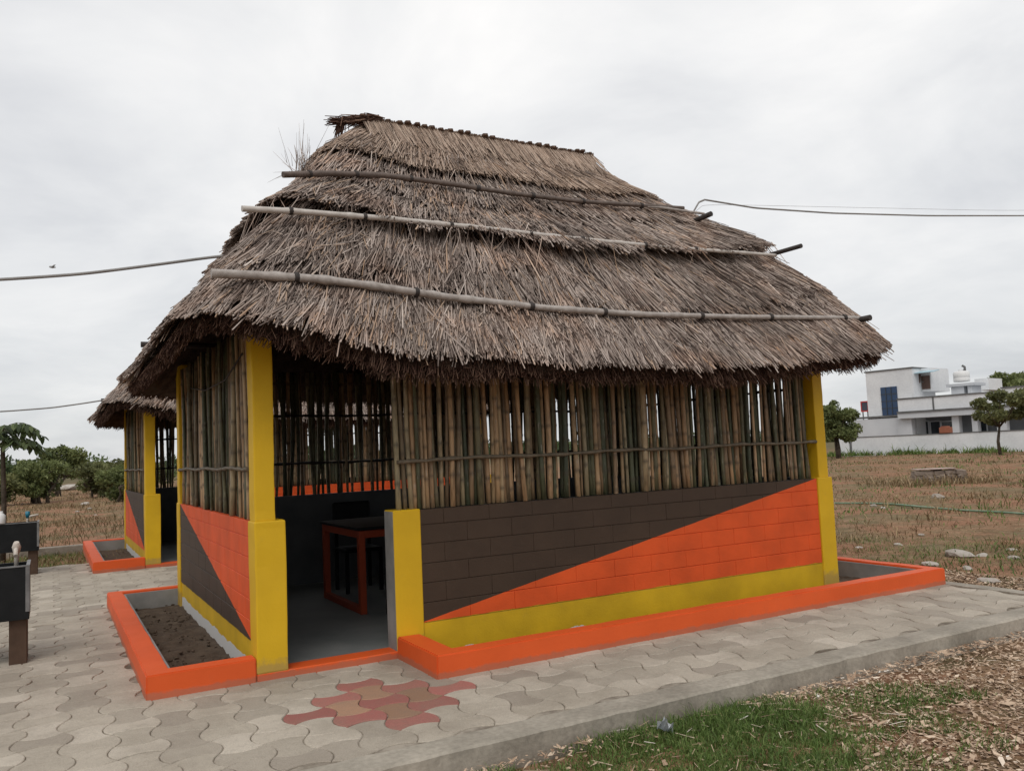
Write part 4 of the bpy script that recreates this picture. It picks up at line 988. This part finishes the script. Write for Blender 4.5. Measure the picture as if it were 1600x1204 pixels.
ua, ub, za, zb = rect(1469, 681, 1485, 690, -.1)
pb = W0+U_*ua-NN*.12
obj('brick_pack', box_mesh('brick_pack', [(0, ub-ua, 0, .5, 0, .42), (.1, ub-ua-.15, .05, .45, .42, .5)], mottled('brick_red', (.25, .09, .055), (.33, .13, .08), 3., .9), .02), loc=(pb[0], pb[1], FIELD+zt+.062), rot=(0, 0, RZ_), label='reddish brick bundle lying on top of the white compound wall', cat='bricks')
# billboard left of the house
bb = loc_at(1351, 628, 20); bl = W0+U_*bb[0]+NN*20
BB = empty('billboard', (bl[0], bl[1], FIELD), RZ_, label='small dark billboard with red frame between the tree and the white house', cat='billboard')
s0_ = loc_at(1345, 645, 20)[1]; wb = (loc_at(1357.5, 636, 20)[0]-loc_at(1345, 636, 20)[0])/2
obj('panel', box_mesh('panel', [(-wb+.12, wb-.12, -.06, .02, s0_+.12, bb[1]-.12)], mottled('bill_dark', (.05, .055, .075), (.08, .085, .11), 1., .6)), BB)
obj('frame', box_mesh('frame', [(-wb, wb, -.08, .04, s0_, s0_+.12), (-wb, wb, -.08, .04, bb[1]-.12, bb[1]), (-wb, -wb+.12, -.08, .04, s0_+.12, bb[1]-.12), (wb-.12, wb, -.08, .04, s0_+.12, bb[1]-.12)], mottled('bill_red', (.4, .04, .04), (.5, .06, .05), 1., .6)), BB)
for x in (-wb*.6, wb*.6): obj('post', box_mesh('post', [(x-.06, x+.06, -.04, .0, 0, s0_-.001)], M_COPE), BB)
# trees round the house
q = px_base(1312, 716); tree('house_tree', (q[0], q[1], FIELD), 1.4, (0, 0, 2.6), (1.5, 1.35, 1.35), 26, .6, 8000, .13, M_LEAF, 41, 'dense round green tree between the hut and the white house', tr=.12, stems=2)
q = at_z(1563, 711, FIELD); tree('house_tree', (q[0], q[1], FIELD), 1.7, (.1, -.1, 3.0), (2.1, 2.1, .85), 24, .5, 5200, .13, M_LEAF2, 43, 'slim trunked spreading tree in front of the compound wall', tr=.09)
bq = W0+NN*24+U_*loc_at(1590, 600, 24)[0]
tree('house_tree', (bq[0], bq[1], FIELD), 4., (0, 0, 5.6), (3.0, 3.0, 1.3), 24, .8, 6000, .22, M_LEAF, 45, 'leafy tree showing above the roof behind the white house', tr=.2)

# ------------------------------------------------------------------ ground cover
def zone_ok(x, y): return ~((x > PX0) & (x < PX1+.02) & (y > PY0-.03) & (y < PY1+.02))
def gz(x, y):
    z = FIELD+.012*wav2(x, y, 3, 5.)+.02*wav2(x, y, 4, 1.1); f = np.clip((np.hypot(x, y-3)-14)/20, 0, 1); return z+f*.06*wav2(x, y, 5, .35)
M_GRASS = attr_mat('grass_green', [(0, (.05, .08, .018)), (.5, (.11, .18, .04)), (.8, (.19, .25, .075)), (1, (.38, .32, .16))], .6, .3, trans=.2)
M_DRY = attr_mat('grass_dry', [(0, (.10, .085, .04)), (.4, (.22, .155, .085)), (.75, (.36, .26, .15)), (1, (.5, .4, .26))], .8, .2)
M_CHIP = attr_mat('litter', [(0, (.17, .105, .07)), (.35, (.36, .245, .165)), (.7, (.57, .43, .31)), (.93, (.70, .57, .44)), (1, (.8, .75, .68))], .8, .2)
# green patch by the kerb
n = 150000; x = rng.uniform(-.2, 3.9, n); y = rng.uniform(-4.3, -2.06, n)
w_ = 1.1-np.hypot((x-1.8)/1.45, (y+2.6)/.75)+.36*wav2(x, y, 61, 3.5)+.2*wav2(x, y, 62, 9.)
k = (rng.random(n) < np.clip(w_*1.6, 0, 1)) & zone_ok(x, y); x, y = x[k], y[k]; n = len(x)
h = rng.gamma(5, .0105, n)*np.clip(.7+.4*wav2(x, y, 63, 4.), .4, 1.3)
obj('grass_patch', blades('grass_patch', np.stack([x, y, gz(x, y)-.004], 1), h, rng.uniform(.003, .007, n), rng.uniform(.2, 1.1, n), np.clip(rng.beta(2, 2.5, n)+.12*wav2(x, y, 64, 5.), 0, 1), M_GRASS), label='patch of short green grass growing along the pavement edge', cat='grass', kind='stuff')
# wood chips and straw litter on the right foreground
n = 130000; x = rng.uniform(-.2, 7.8, n); y = rng.uniform(-4.1, .8, n)
d_ = .95+.5*wav2(x, y, 71, 1.8)-1.3*np.clip(1.0-np.hypot((x-1.6)/1.2, (y+2.5)/.68), 0, 1)-np.clip((y+1.5)/3, 0, 1)*.45
k = (rng.random(n) < np.clip(d_, .04, 1)) & zone_ok(x, y); x, y = x[k], y[k]; n = len(x)
P = np.stack([x, y, gz(x, y)+rng.uniform(.002, .018, n)], 1); a_ = rng.uniform(0, 6.28, n); l = rng.gamma(2.2, .005, n)+.004
dr_ = np.stack([np.cos(a_), np.sin(a_), rng.normal(0, .25, n)], 1)*l[:, None]
sdv = np.stack([-np.sin(a_), np.cos(a_), rng.normal(0, .35, n)], 1)*(rng.uniform(.15, .5, n)*l+.002)[:, None]
V = np.stack([P-dr_-sdv*.6, P-dr_*.2+sdv*-1, P+dr_+sdv*.3, P+dr_*.1+sdv], 1).reshape(-1, 3)
obj('wood_litter', np_mesh('wood_litter', V, np.arange(4*n).reshape(-1, 4), M_CHIP, np.repeat(np.clip(rng.beta(2.0, 2.2, n)+.12*wav2(x, y, 72, 4.), 0, 1), 4)), label='wood chips and straw litter strewn over reddish soil', cat='litter', kind='stuff')
# loose straw lengths
n = 520; x = rng.uniform(.2, 6, n); y = rng.uniform(-4.2, -2.1, n); a_ = rng.uniform(0, 6.28, n); l = rng.uniform(.03, .14, n); z = gz(x, y)+rng.uniform(.01, .05, n)
P0 = np.stack([x, y, z], 1); P1 = P0+np.stack([np.cos(a_)*l, np.sin(a_)*l, rng.normal(0, .05, n)*l*3], 1)
obj('loose_straw', prisms('loose_straw', P0, P1, .0022, .0018, rng.uniform(.4, 1, n), M_CHIP), label='loose dry straws scattered over the grass and chips', cat='straw', kind='stuff')
# dry grass of the field: density falls off with distance, clumped
def field(n, ang0, ang1, d0, d1, hmul, seed, thr):
    g = np.random.default_rng(seed); a_ = np.radians(g.uniform(ang0, ang1, n)); dd = d0*(d1/d0)**g.random(n); x = CAM[0]+dd*np.sin(a_); y = CAM[1]+dd*np.cos(a_)
    c = .5+.8*wav2(x, y, seed+1, .9)+.4*wav2(x, y, seed+2, 3.)-thr; k = (g.random(n) < np.clip(c, .02, 1)) & zone_ok(x, y) & (((x-W0[0])*NN[0]+(y-W0[1])*NN[1]) < -.3); x, y, dd = x[k], y[k], dd[k]; n = len(x)
    x = x+g.normal(0, .03, n); y = y+g.normal(0, .03, n); k = zone_ok(x, y); x, y, dd = x[k], y[k], dd[k]; n = len(x)
    h = g.gamma(4, .022, n)*hmul*np.clip(.8+.5*wav2(x, y, seed+3, .6), .3, 1.5)*np.clip(dd/14, .45, 1.6); w = .004+.0006*dd
    rn = np.clip(g.beta(2, 2, n)*.8+.25*wav2(x, y, seed+4, .35), 0, 1)
    return np.stack([x, y, gz(x, y)-.005], 1), h, w, g.uniform(.3, 1.2, n), rn
P, h, w, le, rn = field(60000, 43, 72, 9, 72, 1.0, 81, .28)
obj('dry_grass', blades('dry_grass', P, h, w, le, rn, M_DRY), label='dry brown grass tufts on the field before the white house', cat='grass', kind='stuff')
P, h, w, le, rn = field(45000, -16, 14, 15.2, 75, 1.2, 91, -.1)
obj('dry_grass', blades('dry_grass', P, h, w, le, rn*.8, M_DRY), label='dry olive grass on the field beyond the far path', cat='grass', kind='stuff')
P, h, w, le, rn = field(26000, 43, 72, 8.5, 70, .8, 101, .40)
obj('green_weeds', blades('green_weeds', P, h, w*1.4, le, rn, M_GRASS), label='green weeds dotted among the dry field grass', cat='weeds', kind='stuff')
n = 26000; x = rng.uniform(6.66, 12, n); y = rng.uniform(-2.4, 5, n); w_ = .15+.8*wav2(x, y, 131, 1.3)+.4*wav2(x, y, 132, 5.)-np.clip((y-1.5)/5, 0, .5); k = rng.random(n) < np.clip(w_, .0, 1); x, y = x[k], y[k]; n = len(x)
obj('low_weeds', blades('low_weeds', np.stack([x, y, gz(x, y)-.004], 1), rng.gamma(4, .012, n), rng.uniform(.004, .009, n), rng.uniform(.3, 1.2, n), np.clip(rng.beta(2, 2, n)+.25*wav2(x, y, 133, 2.), 0, 1), M_GRASS), label='low green weeds on the field beside the end of the orange kerb', cat='weeds', kind='stuff')
n = 5000; a_ = at_z(1432, 757, FIELD); b_ = at_z(1512, 754, FIELD); tt = rng.uniform(-.8, 1.6, n); P = a_+(b_-a_)*tt[:, None]; P[:, :2] += rng.normal(0, .35, (n, 2)); c = .4+.8*wav2(P[:, 0], P[:, 1], 141, 3.); P = P[rng.random(n) < np.clip(c, 0, 1)]; n = len(P); P[:, 2] = FIELD-.01
obj('ruin_grass', blades('ruin_grass', P, rng.gamma(4, .05, n), np.full(n, .018), rng.uniform(.3, 1., n), rng.beta(2, 2, n), M_DRY), label='dry grass growing round the low stone ruin', cat='grass', kind='stuff')
n = 16000; x = rng.uniform(-6, .5, n); y = rng.uniform(9.35, 12.2, n); k = rng.random(n) < np.clip(.7+.5*wav2(x, y, 111, 2.), 0, 1); x, y = x[k], y[k]; n = len(x)
obj('verge_grass', blades('verge_grass', np.stack([x, y, gz(x, y)], 1), rng.gamma(4, .015, n), rng.uniform(.005, .01, n), rng.uniform(.3, 1, n), rng.uniform(.2, 1, n), M_GRASS), label='strip of grass between the paving and the far path', cat='grass', kind='stuff')
# weeds at the foot of the compound wall
n = 6000; u_ = rng.uniform(-1, uend, n); w_ = rng.gamma(2, .25, n); c = .5+.9*wav(u_, 121, 6, 1.1); k = rng.random(n) < np.clip(c, .08, 1); u_, w_ = u_[k], w_[k]; n = len(u_)
P = W0+U_*u_[:, None]-NN*(w_+.15)[:, None]; P[:, 2] = FIELD
obj('wall_weeds', blades('wall_weeds', P, rng.gamma(4, .07, n), np.full(n, .06), rng.uniform(.2, .9, n), rng.random(n)*.9, M_GRASS), label='ragged weeds along the foot of the white compound wall', cat='weeds', kind='stuff')
# clods in the planter and crumbs on the soil
def clods():
    g_ = np.random.default_rng(15); n = 260; V = []; F_ = []
    ico = bmesh.new(); bmesh.ops.create_icosphere(ico, subdivisions=1, radius=1.); bv = np.array([v.co[:] for v in ico.verts]); bf = np.array([[v.index for v in f.verts] for f in ico.faces]); ico.free()
    for i in range(n):
        r_ = g_.gamma(2., .0038)+.003; c = np.array([g_.uniform(-.53, -.02), g_.uniform(.17, 4.05), -.03+r_*.3]); V.append(c+bv*r_*g_.uniform(.6, 1.2, (len(bv), 1))*np.array([1.2, 1, .7])); F_.append(bf+i*len(bv))
    return np_mesh('soil_clods', np.concatenate(V), np.concatenate(F_), M_SOIL)
obj('soil_clods', clods(), [c for c in hut1.children if c.name.startswith('bed_kerb')][0], kind='stuff')
# scrap of plastic in the grass
bm = bmesh.new(); g = random.Random(8); pts = [[bm.verts.new((i*.028-.05, j*.024-.036, .03+g.uniform(-.014, .018)+.03*math.sin(i*1.1+j))) for j in range(4)] for i in range(5)]
for i in range(4):
    for j in range(3): bm.faces.new((pts[i][j], pts[i+1][j], pts[i+1][j+1], pts[i][j+1]))
bmesh.ops.solidify(bm, geom=bm.faces[:], thickness=.0015)
q = at_z(1038, 1140, FIELD+.03)
obj('plastic_scrap', mesh_bm('plastic_scrap', bm, mottled('scrap_white', (.5, .53, .55), (.62, .64, .66), 12., .4, .4)), loc=(q[0], q[1], FIELD+.025), rot=(.2, .3, .6), label='crumpled scrap of pale plastic lying in the green grass', cat='litter')
